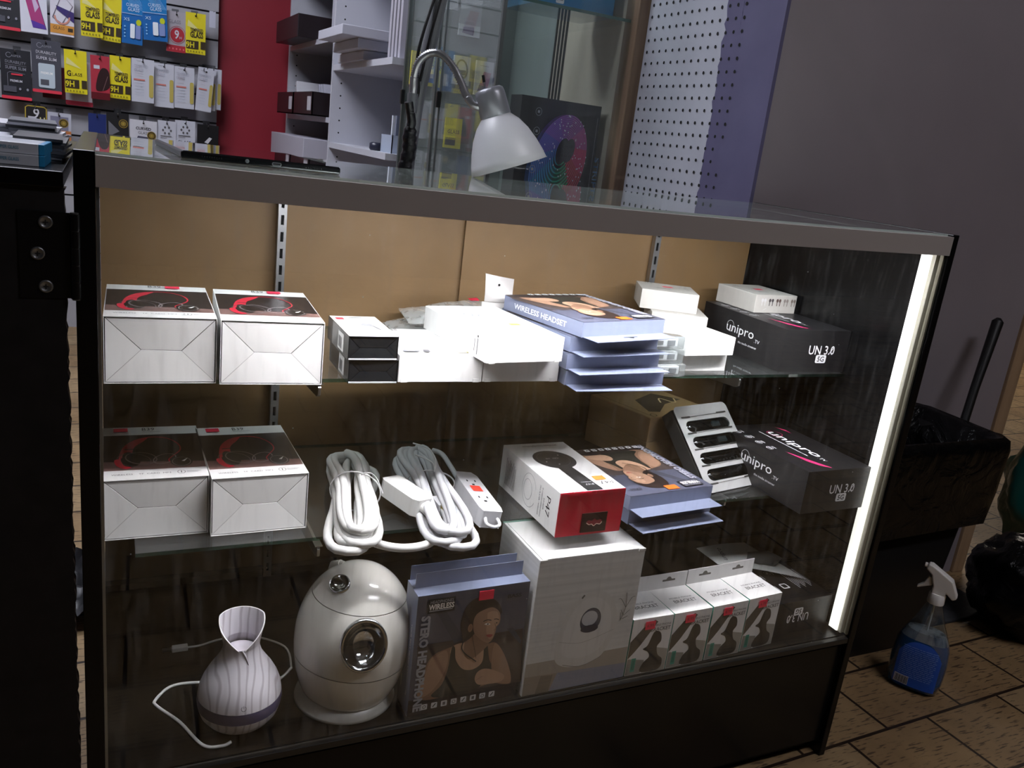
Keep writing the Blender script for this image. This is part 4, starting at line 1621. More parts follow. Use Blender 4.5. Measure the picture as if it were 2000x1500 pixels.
# ---- egg shaped humidifier
def egg():
    cx, cy = .3215, .0905
    t = thing('egg_humidifier', 'glossy cream egg shaped humidifier with a mirrored porthole', 'humidifier', (cx, cy, DK))
    EW = M('#d6d3cb', .16, coat=.5)
    EB = M('#c9c6bd', .3)
    b = MB(); b.lathe([(.066, 0), (.0695, .002), (.0685, .006), (.0600, .013), (.0535, .017)], EB, 64); b.build('base_ring', t)
    zc, rz, rx = .098, .102, .0800

    def prof(z0, z1, n, r_off=0.0):
        out = []
        for k in range(n + 1):
            z = z0 + (z1 - z0) * k / n
            q = (z - zc) / (rz if z > zc else .128)
            out.append((max(.0001, rx * math.sqrt(max(0, 1 - q * q)) ** .96 + r_off), z))
        return out
    zs = .0705   # seam of the lower tank
    zl = .160   # seam of the lid
    # slanted seams are approximated level
    b = MB(); b.lathe([(.0500, .012)] + prof(.016, zs, 14), EW, 64, cap=False); b.build('water_tank', t)
    b = MB(); b.lathe(prof(zs, zs + .0012, 1, -.0012), M('#6d665a', .4), 64, cap=False); b.build('seam', t)
    def cut(b, spots):
        kf, km, ks = [], [], []
        for f_, m__, s__ in zip(b.f, b.mi, b.sm):
            c_ = sum((Vector(b.v[i]) for i in f_), Vector()) / len(f_)
            ok = True
            for (a, zz, ra, rb) in spots:
                q_ = (zz - zc) / (rz if zz > zc else .128)
                r_ = rx * math.sqrt(1 - q_ * q_)
                P_ = Vector((r_ * math.cos(a), r_ * math.sin(a), zz))
                nn = Vector((math.cos(a) * r_ / rx ** 2, math.sin(a) * r_ / rx ** 2, (zz - zc) / rz ** 2)).normalized()
                ux = Vector((0, 0, 1)).cross(nn).normalized(); uy = nn.cross(ux)
                d_ = c_ - P_
                if (d_.dot(ux) / ra) ** 2 + (d_.dot(uy) / rb) ** 2 < .88 and d_.dot(nn) > -.03: ok = False
            if ok: kf.append(f_); km.append(m__); ks.append(s__)
        b.f, b.mi, b.sm = kf, km, ks
    PORT, SPOUT = (-PI / 2 - .14, .1265), (-PI / 2 - 1.05, .1850)
    b = MB(); b.lathe(prof(zs + .0012, zl, 60), EW, 180, cap=False); cut(b, [PORT + (.030, .0345)]); b.build('body', t)
    b = MB(); b.lathe(prof(zl, zl + .0008, 1, -.0008), M('#8a867c', .4), 64, cap=False); b.build('seam', t)
    top = prof(zl + .0008, zc + rz * .9995, 22)
    b = MB(); b.lathe(prof(zl + .0008, zc + rz * .9995, 60) + [(.0001, zc + rz)], EW, 180, cap=False); cut(b, [SPOUT + (.015, .013), PORT + (.030, .0345)]); b.build('lid', t)

    def disc(a, zz, rad, name, depth, mat, ry=None, tilt=1.0):
        q = (zz - zc) / (rz if zz > zc else .128)
        r = rx * math.sqrt(1 - q * q)
        p = Vector((r * math.cos(a), r * math.sin(a), zz))
        nn = Vector((math.cos(a) * r / rx ** 2, math.sin(a) * r / rx ** 2, (zz - zc) / rz ** 2 * tilt)).normalized()
        up = Vector((0, 0, 1)); ux = up.cross(nn).normalized(); uy = nn.cross(ux)
        mx = Matrix(((ux.x, uy.x, nn.x, p.x), (ux.y, uy.y, nn.y, p.y), (ux.z, uy.z, nn.z, p.z), (0, 0, 0, 1)))
        sy = (ry or rad) / rad
        b = MB()
        b.lathe([(rad, -.006), (rad * 1.02, .0028), (rad * .96, .0036), (rad * .90, .0030), (rad * .85, .0005)], CHROME, 48, mx, cap=False, sy=sy)
        o1 = b.build(name + '_rim', t)
        b = MB()
        b.lathe([(rad * .86, .0012), (rad * .72, -depth * .35), (rad * .5, -depth * .75), (rad * .3, -depth * .95), (.0001, -depth)], mat, 48, mx, cap=False, sy=sy)
        b.build(name + '_mirror', o1)
    disc(PORT[0], PORT[1], .0300, 'porthole', .0180, M('#c9cccf', .06, 1.0), .0345)
    disc(SPOUT[0], SPOUT[1], .0150, 'spout', .0080, M('#b9bcb8', .1, 1.0), .0130)
    b = MB()
    b.tube([(-.032, .040, .165), (-.030, .034, .184), (-.024, .026, .190)], [.006, .007, .0055], EW, 14)
    b.tube([(-.024, .026, .190), (-.021, .022, .191)], [.0045, .004], EB, 12)
    b.build('mist_nozzle', t)
    for c_ in t.children:
        if not c_.name.startswith('base_ring'):
            c_.rotation_euler = (0, R(4), 0)


egg()


# ---- small zip pouches at the back of the upper shelf
def pouch(label, o, yaw, w, d, seed, sticker=None, tilt=0, content=True, hgt=.012):
    t = thing('accessory_pouch', label, 'pouch', o, rot=(R(tilt), 0, R(yaw)), group='clear accessory pouches piled on the upper shelf')
    PM = glass('pouch_plastic_%d' % seed, '#dddddd', refl=3.0, film=.30, dust=.0, rough=.15)
    nz = lambda x, y: noise.noise(Vector((x * 45 + seed * 7, y * 45, seed)))

    def top(u, v):
        bul = (max(0, 1 - (2 * u - 1) ** 4) * max(0, 1 - (2 * v - 1) ** 4))
        return Vector((u * w, v * d, hgt * bul + .0035 * nz(u * w, v * d) + .004))

    def bot(u, v):
        return Vector((u * w, v * d, .0005 + .002 * (1 - max(0, 1 - (2 * u - 1) ** 4) * max(0, 1 - (2 * v - 1) ** 4))))
    b = MB(); b.grid(top, 18, 14, PM); b.grid(lambda u, v: bot(1 - u, v), 18, 14, PM); b.build('bag', t)
    if content:
        b = MB()
        b.tube([(w * .45, d * .35, hgt * .5), (w * .60, d * .30, hgt * .55), (w * .78, d * .45, hgt * .5), (w * .80, d * .65, hgt * .5), (w * .60, d * .72, hgt * .55), (w * .45, d * .6, hgt * .5), (w * .5, d * .42, hgt * .5)], hgt * .36, M('#131214', .35), 10)
        b.build('earphones', t)
    if sticker:
        b = MB(); z = hgt + .0055
        b.add([(sticker[0], sticker[1], z), (sticker[0] + .020, sticker[1] + .002, z - .001), (sticker[0] + .021, sticker[1] + .014, z + .001), (sticker[0] + .002, sticker[1] + .013, z)], [(0, 1, 2, 3)], PINK)
        b.build('price_sticker', t)
    return t


pouch('clear pouch with black earphones, lowest of the pile behind the flat white box', (.455, .335, SH1), 14, .125, .085, 1, (.052, .012), 6)
pouch('clear pouch with black earphones and red sticker, top of the pile behind flat white box', (.462, .352, SH1 + .022), -3, .120, .075, 2, (.030, .010), 6)
pouch('clear pouch at the back of the pile leaning against the brown sliding door', (.525, .352, SH1 + .034), 8, .115, .072, 3, (.070, .050), 4)
pouch('clear pouch beside the large white box on the upper shelf', (.565, .330, SH1 + .012), -10, .09, .08, 5, None, 4)
t = thing('hang_pouch', 'grey white pouch flap standing up between the white box and headset stack', 'pouch', (.5640, .300, SH1 + .076), rot=(R(78), 0, R(-8)))
b = MB()
PG = M('#a8a5a3', .4, trans=.15)
b.grid(lambda u, v: Vector((u * .047, v * .038 + .006 * (1 - u) * v, .003 * math.sin(u * 4 + v * 3))), 10, 8, PG)
b.grid(lambda u, v: Vector(((1 - u) * .047, v * .038 + .006 * u * v, -.0008 + .003 * math.sin((1 - u) * 4 + v * 3))), 10, 8, PG)
b.build('flap', t)
b = MB(); b.lathe([(.0020, 0), (.0018, .0005)], HOLE, 12, Matrix.Translation((.022, .027, .0045))); b.build('hang_hole', t)
b = MB(); b.box(-.004, -.074, -.008, .047, .0, .0, M('#bcb9b6', .4)); b.build('body', t, .002)

# ================================================================== ON TOP OF THE CASE
t = thing('tablet', 'black tablet lying face up on the glass top with its charging port facing out', 'tablet', (.0970, .0560, .9643), rot=(0, R(.6), R(3)))
b = MB(); b.box(0, 0, 0, .168, .245, .0078, M('#1b1c1e', .25, .6)); b.build('body', t, .0022, 3)
b = MB(); b.box(.002, .002, .0078, .166, .243, .0081, M('#060607', .05, coat=1)); b.build('screen', t)
b = MB()
for x0 in (.020, .126):
    for k in range(9):
        b.box(x0 + .0024 * k, -.0003, .0032, x0 + .0024 * k + .0013, .0003, .0046, HOLE)
b.build('speaker_grille', t)
b = MB(); b.lathe([(.0021, 0), (.0021, .0004), (.0014, .0004)], STEEL, 16, Matrix.Translation((.066, .0002, .0040)) @ Matrix.Rotation(R(90), 4, 'X')); b.build('headphone_jack', t)
b = MB()
a = Art(b, (.097, 0, .0040), (1, 0, 0), (0, 0, 1), .0003)
a.rect(-.0052, -.0019, .0104, .0038, STEEL, .0018); a.rect(-.0042, -.0011, .0084, .0022, HOLE, .001)
b.build('charging_port', t)

# ---- gooseneck lamp on a grey pole behind the case
GP_ = M('#77797d', .38, .5)
t = thing('gooseneck_lamp', 'grey pole lamp with bendy arm and white plastic shade behind the display case', 'lamp', (.455, .52, 0))
base = Vector((.455, .52, 0))
def rel(L): return [Vector(p) - base for p in L]
b = MB(); b.lathe([(.047, 0), (.047, .012), (.02, .022), (.016, .03)], GP_, 40); b.build('base', t)
b = MB(); b.tube(rel([(.455, .52, .025), (.487, .502, .98), (.4935, .5, 1.075), (.520, .5, 1.245), (.575, .5, 1.65)]), .0115, GP_, 18); b.build('pole', t)
b = MB(); pth = catmull([(.4810, .488, 1.074), (.4805, .486, 1.090), (.4795, .484, 1.106), (.4830, .476, 1.1285), (.4955, .464, 1.1425), (.5110, .452, 1.1430), (.5275, .440, 1.1270), (.5390, .428, 1.1050), (.5460, .416, 1.0850), (.5560, .406, 1.0720), (.5690, .400, 1.0700)], 14, False)
n0 = 28
rr_ = [.0066 if i < n0 or i > len(pth) - 26 else (.0068 if i % 2 else .0049) for i in range(len(pth))]
b.tube(rel(pth), rr_, M('#b4b5b8', .28, .9), 14); b.build('gooseneck', t, label='ribbed silver gooseneck')
b = MB(); b.tube(rel([(.481, .488, 1.050), (.481, .488, 1.080)]), .0085, GP_, 14); b.tube(rel([(.481, .488, 1.064), (.495, .500, 1.066)]), .0045, GP_, 10); b.build('clamp', t)
b = MB()
pw = catmull([(.512, .496, 1.25), (.490, .488, 1.175), (.4835, .488, 1.130), (.4900, .488, 1.085), (.4820, .488, 1.062), (.4795, .490, 1.040)], 8, False)
b.tube(rel(pw), .0026, M('#0b0b0d', .4), 8)
b.tube(rel(catmull([(.523, .492, 1.26), (.506, .488, 1.19), (.497, .488, 1.14), (.491, .488, 1.10)], 8, False)), .0024, M('#0b0b0d', .4), 8)
b.build('cable', t)
b = MB()
TP = noisy('black_tape', '#08080a', '#151518', (60, 60, 160), rough=.28, bump=.8)
b.tube(rel(catmull([(.474, .484, 1.066), (.4790, .486, 1.050), (.4830, .488, 1.034), (.4815, .490, 1.028)], 5, False)), .0075, TP, 12)
pt = catmull([(.4850, .494, 1.036), (.4840, .496, 1.015), (.4855, .498, .990), (.4810, .499, .960), (.480, .500, .930)], 6, False)
b.tube(rel(pt), [.006 + .0058 * min(1, i / 6) + .0012 * math.sin(i * 1.9) for i in range(len(pt))], TP, 14)
b.build('tape', t, label='black tape wrapped round the pole')
# head and shade share one axis
A0, A1 = Vector((.5755, .400, 1.1000)), Vector((.6145, .3835, .9940))
ax = (A1 - A0).normalized(); px = Vector((0, 1, 0)); py = ax.cross(px).normalized(); px = py.cross(ax)
org = A0 - base
mx = Matrix(((px.x, py.x, ax.x, org.x), (px.y, py.y, ax.y, org.y), (px.z, py.z, ax.z, org.z), (0, 0, 0, 1)))
b = MB(); b.lathe([(.0001, -.001), (.018, 0), (.0225, .003), (.0240, .010), (.0250, .043), (.0235, .045)], M('#85868c', .35, .45), 40, mx); b.build('socket_housing', t, label='silver socket housing')
b = MB()
prof = [(.0240, .044), (.0355, .056), (.0460, .073), (.0540, .092), (.0600, .111), (.0630, .125)]
prof2 = [(r - .0015, z) for r, z in prof][::-1]
b.lathe(prof + prof2, M('#d8d8dc', .35, trans=.25), 56, mx, cap=False)
b.build('lamp_shade', t, label='frosted white bell shaped shade')
b = MB(); b.lathe([(.009, .046), (.014, .06), (.027, .080), (.030, .098), (.022, .116), (.0001, .124)], M('#dcdcd8', .3), 24, mx); b.build('bulb', t)
b = MB(); k0 = Vector((.5690, .400, 1.1010)); k1 = Vector((.5640, .400, 1.1180))
b.tube(rel([k0, k0 * .6 + k1 * .4]), .0012, STEEL, 8); b.tube(rel([k0 * .6 + k1 * .4, k1]), .0024, HOLE, 10); b.build('switch', t, label='small black knob switch')

# ================================================================== GLASS CABINET BEHIND THE COUNTER
GC = glass('cabinet_glass', '#fafdfc', refl=.8, film=.03, dust=.0)
t = thing('glass_cabinet', 'tall glass display cabinet along the side wall, sliding doors with black pulls', 'cabinet', (.835, .97, 0))
ALD = M('#6e7472', .35, .8)
w, d, H_ = .355, .70, 2.3
GDB = noisy('board_grey', '#6f7777', '#7a8280', (2, 2, 2), rough=.6)
b = MB(); b.box(0, 0, 0, w, d, .72, M('#7f7d7b', .5)); b.build('plinth', t, .002)
b = MB(); b.box(.004, .004, .72, w, d, .735, M('#6b6f6c', .4)); b.build('cabinet_floor', t)
b = MB(); b.box(.006, 0, .735, w - .004, .005, H_, GC); b.build('front_glass', t)
b = MB(); b.box(0, .004, .735, .005, .44, H_, GC); b.build('sliding_door', t)
b = MB(); b.box(.008, .40, .735, .013, d - .004, H_, GC); b.build('sliding_door', t)
b = MB(); b.box(w - .006, .004, .735, w, .42, H_, noisy('beige_back', '#a89e90', '#b5ab9d', (3, 3, 1), rough=.6)); b.build('back_panel', t)
b = MB(); b.box(w - .006, .42, .735, w, d, H_, GDB); b.build('back_panel', t)
b = MB(); b.box(.016, d - .006, .735, w - .006, d, H_, GDB); b.build('end_panel', t)
for x, y, wd, dp in ((-.002, -.002, .009, .009), (-.003, .398, .007, .014), (.006, .436, .008, .010), (.0, d - .012, .012, .012), (-.002, .36, .005, .006)):
    b = MB(); b.box(x, y, .735, x + wd, y + dp, H_, ALD); b.build('mullion', t)
for y, z in ((.350, 1.114), (.664, 1.121)):
    b = MB(); b.box(-.012, y, z - .021, .0, y + .016, z + .021, M('#0c0c0d', .35)); b.build('door_pull', t, .003, label='black door pull')
for y in (.345, .365, .385, .405):
    b = MB(); b.box(w - .012, y, .735, w - .006, y + .003, H_, M('#3c3f3d', .4, .5)); b.build('back_channel', t)
for z, y0 in ((1.336, .010),):
    b = MB(); b.box(.018, y0, z, w - .008, d - .008, z + .007, SG); o = b.build('shelf', t)
    b = MB(); b.box(.018, y0 - .0005, z, w - .008, y0, z + .007, M('#46625c', .2)); b.build('shelf_edge', o)
# grey display board with packs behind the cabinet
SLG = noisy('slat_grey', '#98989e', '#a3a3a9', (2, 2, 2), rough=.5)


def slatwall(t, x0, x1, y, z0, z1, slots, mat):
    b = MB()
    zz = z0
    for s_ in sorted(slots):
        if s_ > z0 and s_ < z1:
            b.box(x0, y, zz, x1, y + .018, s_ - .004, mat)
            zz = s_ + .004
    b.box(x0, y, zz, x1, y + .018, z1, mat)
    b.build('slat_boards', t)
    b = MB()
    b.box(x0, y + .012, z0, x1, y + .02, z1, M('#26262a', .6)); b.build('groove_backing', t)


# ---- LED strip box standing in the cabinet and blue carton above it
t = thing('led_strip_box', 'black carton with a rainbow coil of lights standing in the glass cabinet', 'box', (.9360, 1.035, .735), 1.5)
b = MB()
w_, h_, d_ = .228, .405, .06
BKB = M('#15161b', .35)
b.box(0, 0, 0, w_, d_, h_, BKB)
a = faces(b, w_, d_, h_, .0006, .00012)['front']
a.rect(.020, .001, .012, h_ - .002, M('#05060a', .3))
a.rect(.187, .001, w_ - .188, h_ - .002, M('#232328', .4))
cols = ['#9a4fa0', '#8a4aa6', '#7a52b0', '#5c57b4', '#3f6cb8', '#2a86b8', '#1f97a0', '#1e9a78', '#2a9060', '#c03a50', '#cc3a72', '#b8509a']
cx, cy = .128, .285
for q_ in range(12):
    pts = []
    for (k, rng_) in ((1, range(6)), (12.5, range(5, -1, -1))):
        for j in rng_:
            th = R(60 + q_ * 30 + j * 6.1)
            rx, ry = .018 + .0045 * k, .035 + .0075 * k
            c_, s_ = math.cos(R(-14)), math.sin(R(-14))
            pts.append((cx - .0015 * k + rx * math.cos(th) * c_ - ry * math.sin(th) * s_, cy - .0030 * k + rx * math.cos(th) * s_ + ry * math.sin(th) * c_))
    a.poly(pts, M(['#5c3064', '#522d66', '#48336e', '#373672', '#264472', '#1b5274', '#145c62', '#135d49', '#1b573b', '#742531', '#7c2446', '#6e315c'][q_], .4))
for k in range(13):
    rx, ry = .018 + .0045 * k, .035 + .0075 * k
    for q_ in range(12):
        # colour runs around the coil, lilac at the top to teal at the bottom
        a.ring(cx - .0015 * k, cy - .0030 * k, rx, ry, .0034, M(cols[q_], .4), -14, 60 + q_ * 30, 60 + q_ * 30 + 31)
rl = random.Random(5)
for k in range(90):
    th, kk = rl.uniform(0, 2 * PI), rl.uniform(1, 12)
    rx, ry = .018 + .0045 * kk, .035 + .0075 * kk
    c_, s_ = math.cos(R(-14)), math.sin(R(-14))
    x_, y_ = rx * math.cos(th), ry * math.sin(th)
    a.rect(cx - .0015 * kk + x_ * c_ - y_ * s_, cy - .0030 * kk + x_ * s_ + y_ * c_, .0022, .0032, M('#c9c4dc', .4))
a.ell(cx + .002, cy + .003, .015, .030, M('#171018', .4), -14)
for k in range(6):
    z = h_ - .035 - .045 * k
    a.ring(.033, z, .008, .009, .0010, M('#8d8f96', .4)); a.rect(.030, z - .003, .006, .006, M('#8d8f96', .4))
a.text('STRIP LIGHT', .214, h_ - .21, .17, .013, M('#3f6b9a', .4), -90, .01)
a.text('16 million colors', .186, h_ - .27, .12, .008, M('#a9abb4', .4), -90)
a.line([(.200, h_ - .03), (.200, .03)], .0008, M('#8d8f96', .4))
b.build('body', t, .001)
tag(t, t['label'], 'box')
t2 = thing('blue_carton', 'blue carton with a small white label on the cabinet shelf above the light box', 'carton', (.9300, 1.025, 1.344), 1)
b = MB(); b.box(0, 0, 0, .222, .16, .12, M('#1a6f9f', .5))
a = faces(b, .222, .16, .12, .0005)['front']
a.rect(.060, .010, .022, .015, M('#d9dadb', .5), .003); a.line([(.063, .0175), (.079, .0175)], .0012, INKG)
for k in range(5): a.ring(.015 + .012 * k, .022, .004, .006, .0015, M('#0e3f63', .5))
b.build('body', t2, .001)

# ================================================================== WHITE SHELVING ALONG THE SIDE
SHW = noisy('shelf_melamine', '#b2b3bc', '#bcbdc6', (2, 2, 2), rough=.5)
t = thing('shelving_unit', 'white open shelving unit of two bays between red wall and glass cabinet', 'shelving unit', (.80, 1.68, 0))
for y in (0, .745, 1.62):
    b = MB(); b.box(.05 if y == 0 else 0, y, 0, .36, y + .018, 2.4, SHW); b.build('upright', t)
b = MB(); b.box(.36, 0, 0, .372, 1.638, 2.4, SHW); b.build('back_panel', t)
for y0, y1, zs in ((.0, .745, (.30, .932, 1.211, 1.62)), (.763, 1.62, (.30, .72, 1.022, 1.318, 1.62))):
    for z in zs:
        b = MB(); b.box(.002, y0, z, .36, y1, z + .020, SHW); b.build('shelf', t)
b = MB()
for y0, s_ in ((.744, -1), (1.619, -1)):
    for k in range(14):
        for x in (.035, .30):
            zz = .9 + .045 * k
            b.lathe([(.0032, 0), (.0001, .0001)], HOLE, 10, Matrix.Translation((x, y0 + .0005, zz)) @ Matrix.Rotation(R(90), 4, 'X'))
b.build('peg_holes', t)
BK2 = M('#1a1014', .4)


def shelf_box(name, label, cat, x0, y0, z0, x1, y1, z1, m, art=None, bev=.002, group=None):
    t = thing(name, label, cat, (x0, y0, z0), group=group)
    b = MB(); b.box(0, 0, 0, x1 - x0, y1 - y0, z1 - z0, m)
    if art: art(b, x1 - x0, y1 - y0, z1 - z0)
    b.build('body', t, bev)
    return t


shelf_box('black_box', 'long black box on the top left shelf, sticking out past its edge', 'box', .725, 2.74, 1.338, 1.00, 3.22, 1.425, BK2)
shelf_box('file_folder', 'white printed folder standing behind the black box', 'folder', .84, 2.62, 1.338, 1.10, 2.66, 1.62, M('#b5b7c2', .5),
          lambda b, w, d, h: [Art(b, (0, 0, 0), (1, 0, 0), (0, 0, 1), .0006).rect(.02, .05, .05, .10, M('#2b7f9a', .5)), Art(b, (0, 0, 0), (1, 0, 0), (0, 0, 1), .0009).rect(.015, .17, .04, .09, INKG)])
shelf_box('file_folder', 'pale folder standing in the top left bay nearest the divider', 'folder', .90, 2.53, 1.338, 1.12, 2.56, 1.58, M('#9fa2b2', .5))
for k, (y0, y1, lb) in enumerate(((2.88, 3.24, 'dark brown open bin holding white cards on the shelf, left one'), (2.50, 2.86, 'dark brown open bin on the shelf beside the white upright, right one'))):
    t = thing('storage_bin', lb, 'bin', (.745, y0, 1.042), group='dark bins on the shelving unit')
    b = MB(); L_ = y1 - y0; Wd = .24; hh = .088
    b.box(0, 0, 0, Wd, L_, .004, BK2); b.box(0, 0, 0, .004, L_, hh, BK2); b.box(Wd - .004, 0, 0, Wd, L_, hh, BK2); b.box(0, 0, 0, Wd, .004, hh, BK2); b.box(0, L_ - .004, 0, Wd, L_, hh, BK2)
    b.build('bin_body', t)
    b = MB(); b.box(-.001, .02, .018, 0, .085, .070, M('#b8b6bd', .5)); b.build('bin_label', t, label='white paper label')
for k in range(4):
    t = thing('card_pack', 'thin white card pack leaning in the left dark bin', 'pack', (.775 + .012 * k, 2.93 + .045 * k, 1.0465), rot=(R(-18), 0, 0), group='card packs leaning in the dark bins')
    b = MB(); b.box(0, 0, 0, .10, .022, .14, M('#bcbcc2', .5)); b.build('card', t)
for k in range(3):
    t = thing('card_pack', 'thin grey card pack leaning in the right dark bin', 'pack', (.80, 2.52 + .04 * k, 1.0465), rot=(R(-24), 0, 0), group='card packs leaning in the right dark bin')
    b = MB(); b.box(0, 0, 0, .10, .010, .13, M('#9a9aa6', .5)); b.build('card', t)
shelf_box('white_carton', 'long plain white carton above the tablet, sticking out of the bottom left bay', 'carton', .720, 2.50, .860, .98, 3.22, .955, M('#a9a7b2', .5))
shelf_box('dark_tray', 'low dark tray beneath the long white carton', 'tray', .74, 2.52, .742, 1.0, 3.1, .858, M('#3a3a44', .5))
for k, (x0, y0, z0, lb) in enumerate(((.700, 1.90, 1.2925, 'white flat carton on top of three on the shelf, pushed outward'),
                                       (.760, 1.93, 1.2620, 'white flat carton in the middle of three on the shelf'),
                                       (.790, 1.97, 1.2315, 'white flat carton at the bottom of three on the shelf'))):
    shelf_box('flat_carton', lb, 'carton', x0, y0 - .0, z0, x0 + .21, y0 + .34, z0 + .030, M('#b7b7c2', .5))
for k in range(4):
    shelf_box('thin_book', 'thin white book standing upright at the right end of the upper shelf', 'book', .830, 1.705 + .035 * k, 1.231, 1.03, 1.705 + .035 * k + .020, 1.425, M('#a8a6b0', .5), None, .001, 'thin white books standing on the upper shelf')
t = thing('acrylic_holder', 'clear plastic holder with slim phones on the lower right shelf', 'holder', (.83, 1.715, .952))
b = MB()
for (x0, y0, x1, y1) in ((0, 0, .08, .003), (0, .117, .08, .12), (0, 0, .003, .12), (.077, 0, .08, .12)):
    b.box(x0, y0, 0, x1, y1, .055, M('#a3aec0', .3))
b.build('holder', t)
for y, m_ in ((.03, M('#6a7184', .4)), (.07, M('#cdd2dc', .4))):
    b = MB(); b.box(.02, y, .002, .06, y + .012, .115, m_); b.build('slim_phone', t)
t = thing('round_lens', 'small dark round object beside the clear holder', 'lens', (.83, 1.885, .952))
b = MB(); b.lathe([(.018, 0), (.022, .006), (.022, .022), (.014, .026)], M('#2a2c3c', .3), 20); b.build('body', t)

# ================================================================== SLATWALL WITH SCREEN PROTECTOR PACKS
SY = 3.285
t = thing('slatwall', 'grey slatwall panel with dark grooves carrying rows of packs', 'slatwall', (0, 0, 0))
slatwall(t, -1.5, .4865, SY, .0, 2.2, [.22, .34, .46, .59, .726, .843, .960, 1.076, 1.193, 1.313, 1.427, 1.544, 1.66, 1.78], SLG)
YEL, BLU, GRD = M('#d8ca1c', .45), M('#1c63a8', .35), M('#2c2c33', .45)
WPK = M('#bfc1cb', .5)
DKB = M('#33260f', .5)
E_ = (.0012, .00025)


def a_yellow(b, w, h, alt=False):
    a = Art(b, (0, 0, 0), (1, 0, 0), (0, 0, 1), *E_)
    a.poly([(.006, h - .055), (.010, h - .030), (w - .02, h - .070)], M('#d6cf86', .5))
    if alt:
        a.text('G', .016, h * .46, .016, .022, DKB, 0, .03); a.text('LASS', .046, h * .445, .036, .012, DKB)
    else:
        a.text('TEMPERED', w * .55, h * .585, .052, .014, DKB, 0, .02)
        a.text('GLASS', w * .55, h * .470, .052, .024, DKB, 0, .03)
    a.rect(.002, h * .12, w * .62, h * .20, DKB)
    a.rect(w * .75, h * .13, w * .24, h * .19, DKB)
    a.text('9H', w * .23, h * .215, .032, .024, YEL, 0, .02)
    for k in range(6): a.ell(.009 + .0115 * k, h * .055, .0028, .004, M('#8d8412', .5))


def a_white(b, w, h):
    a = Art(b, (0, 0, 0), (1, 0, 0), (0, 0, 1), *E_)
    a.text('Tempered', w * .35, h - .010, .024, .004, INK)
    a.text('TEMPERED', w * .42, h - .030, .052, .011, M('#a3a5b2', .5)); a.text('GLASS', w * .32, h - .046, .036, .011, M('#a3a5b2', .5))
    a.rect(.008, h * .50, w * .50, .006, M('#c4746a', .5))
    a.rect(w * .78, h * .13, w * .19, h * .52, M('#b5a552', .5), .006)
    for k in range(5): a.line([(.012, h * .44 - .012 * k), (w * .55, h * .44 - .012 * k)], .0014, M('#aab0c0', .5))
    for k in range(4): a.line([(.012, h * .62 + .010 * k), (w * .48, h * .62 + .010 * k)], .0012, M('#b7a9b0', .5))


def a_casper(b, w, h, full=True):
    a = Art(b, (0, 0, 0), (1, 0, 0), (0, 0, 1), *E_)
    LG, LG2 = M('#c9cad2', .5), M('#8b8d98', .5)
    a.rect(0, 0, w, .012, M('#d33a4c', .4), .004)
    y = h - .030
    a.ring(w * .28, h - .022, .009, .009, .0018, LG2, 0, 40, 320); a.text('ASPER', w * .52, h - .024, .036, .008, LG2)
    a.text('DURABILITY', w * .5, h - .048, .072, .011, LG if not full else LG2, -2)
    a.line([(w * .15, h - .058), (w * .85, h - .060)], .001, LG2)
    a.text('SUPER SLIM', w * .5, h - .070, .072, .012, LG if not full else LG2, -2, .01)
    if full:
        a.line([(w * .22, .05), (w * .22, h * .52), (w * .30, h * .55), (w * .8, h * .53)], .0012, LG2)
        a.rect(w * .34, h * .49, w * .38, .006, M('#d33a4c', .4), .002)
        a.text('PREMIUM', w * .5, h * .375, .042, .009, LG, 0, .02)
        for k in range(4): a.ell(w * (.12 + .25 * k), h * .22, .004, .005, LG2)
        a.rect(.008, .028, .045, .022, M('#4a4b55', .5))
    else:
        a.rect(w * .22, .020, w * .56, h * .46, M('#b9c6cf', .12), .006)
        a.text('PREMIUM', w * .5, h * .38, .042, .009, WHITE, 0, .02)
        a.rect(.030, .030, .030, .022, M('#4a4b55', .5))


def a_blue(b, w, h):
    a = Art(b, (0, 0, 0), (1, 0, 0), (0, 0, 1), *E_)
    a.rect(0, h * .62, w, h * .38, M('#2a79b8', .25))
    for k in range(9): a.line([(w * .15 + .006 * k, h * .98), (w * .55 + .005 * k, h * .72)], .001, M('#8fc4e6', .3))
    a.text('CURVED', w * .5, h * .80, .048, .012, M('#cfe4f2', .2)); a.text('GLASS', w * .55, h * .715, .044, .014, M('#cfe4f2', .2))
    a.line([(0, h * .62), (w, h * .62)], .0015, M('#cfe4f2', .3))
    a.text('XS', w * .22, h * .50, .022, .012, M('#cfe4f2', .3))
    a.ell(w * .80, h * .46, .010, .012, M('#b9c41f', .4))
    a.rect(w * .40, h * .12, w * .22, h * .30, M('#dfe8ee', .3), .004); a.rect(w * .66, h * .12, w * .24, h * .28, M('#7f8fc0', .3), .004)
    for k in range(4): a.ell(w * .14, h * (.14 + .07 * k), .003, .003, M('#8fc4e6', .3))


def a_red9(b, w, h):
    a = Art(b, (0, 0, 0), (1, 0, 0), (0, 0, 1), *E_)
    a.text('GLASS', w * .40, h * .75, .048, .014, M('#77747c', .5)); RD = M('#a3202e', .5)
    a.ell(w * .55, h * .43, .028, .030, RD); a.ring(w * .55, h * .43, .033, .035, .0015, RD)
    a.text('9', w * .52, h * .44, .018, .036, WPK, 0, .02); a.text('H', w * .72, h * .37, .008, .010, WPK)
    a.rect(0, 0, w, h * .17, RD)
    for k in range(5): a.ell(.012 + .014 * k, h * .08, .003, .004, M('#d8656c', .5))


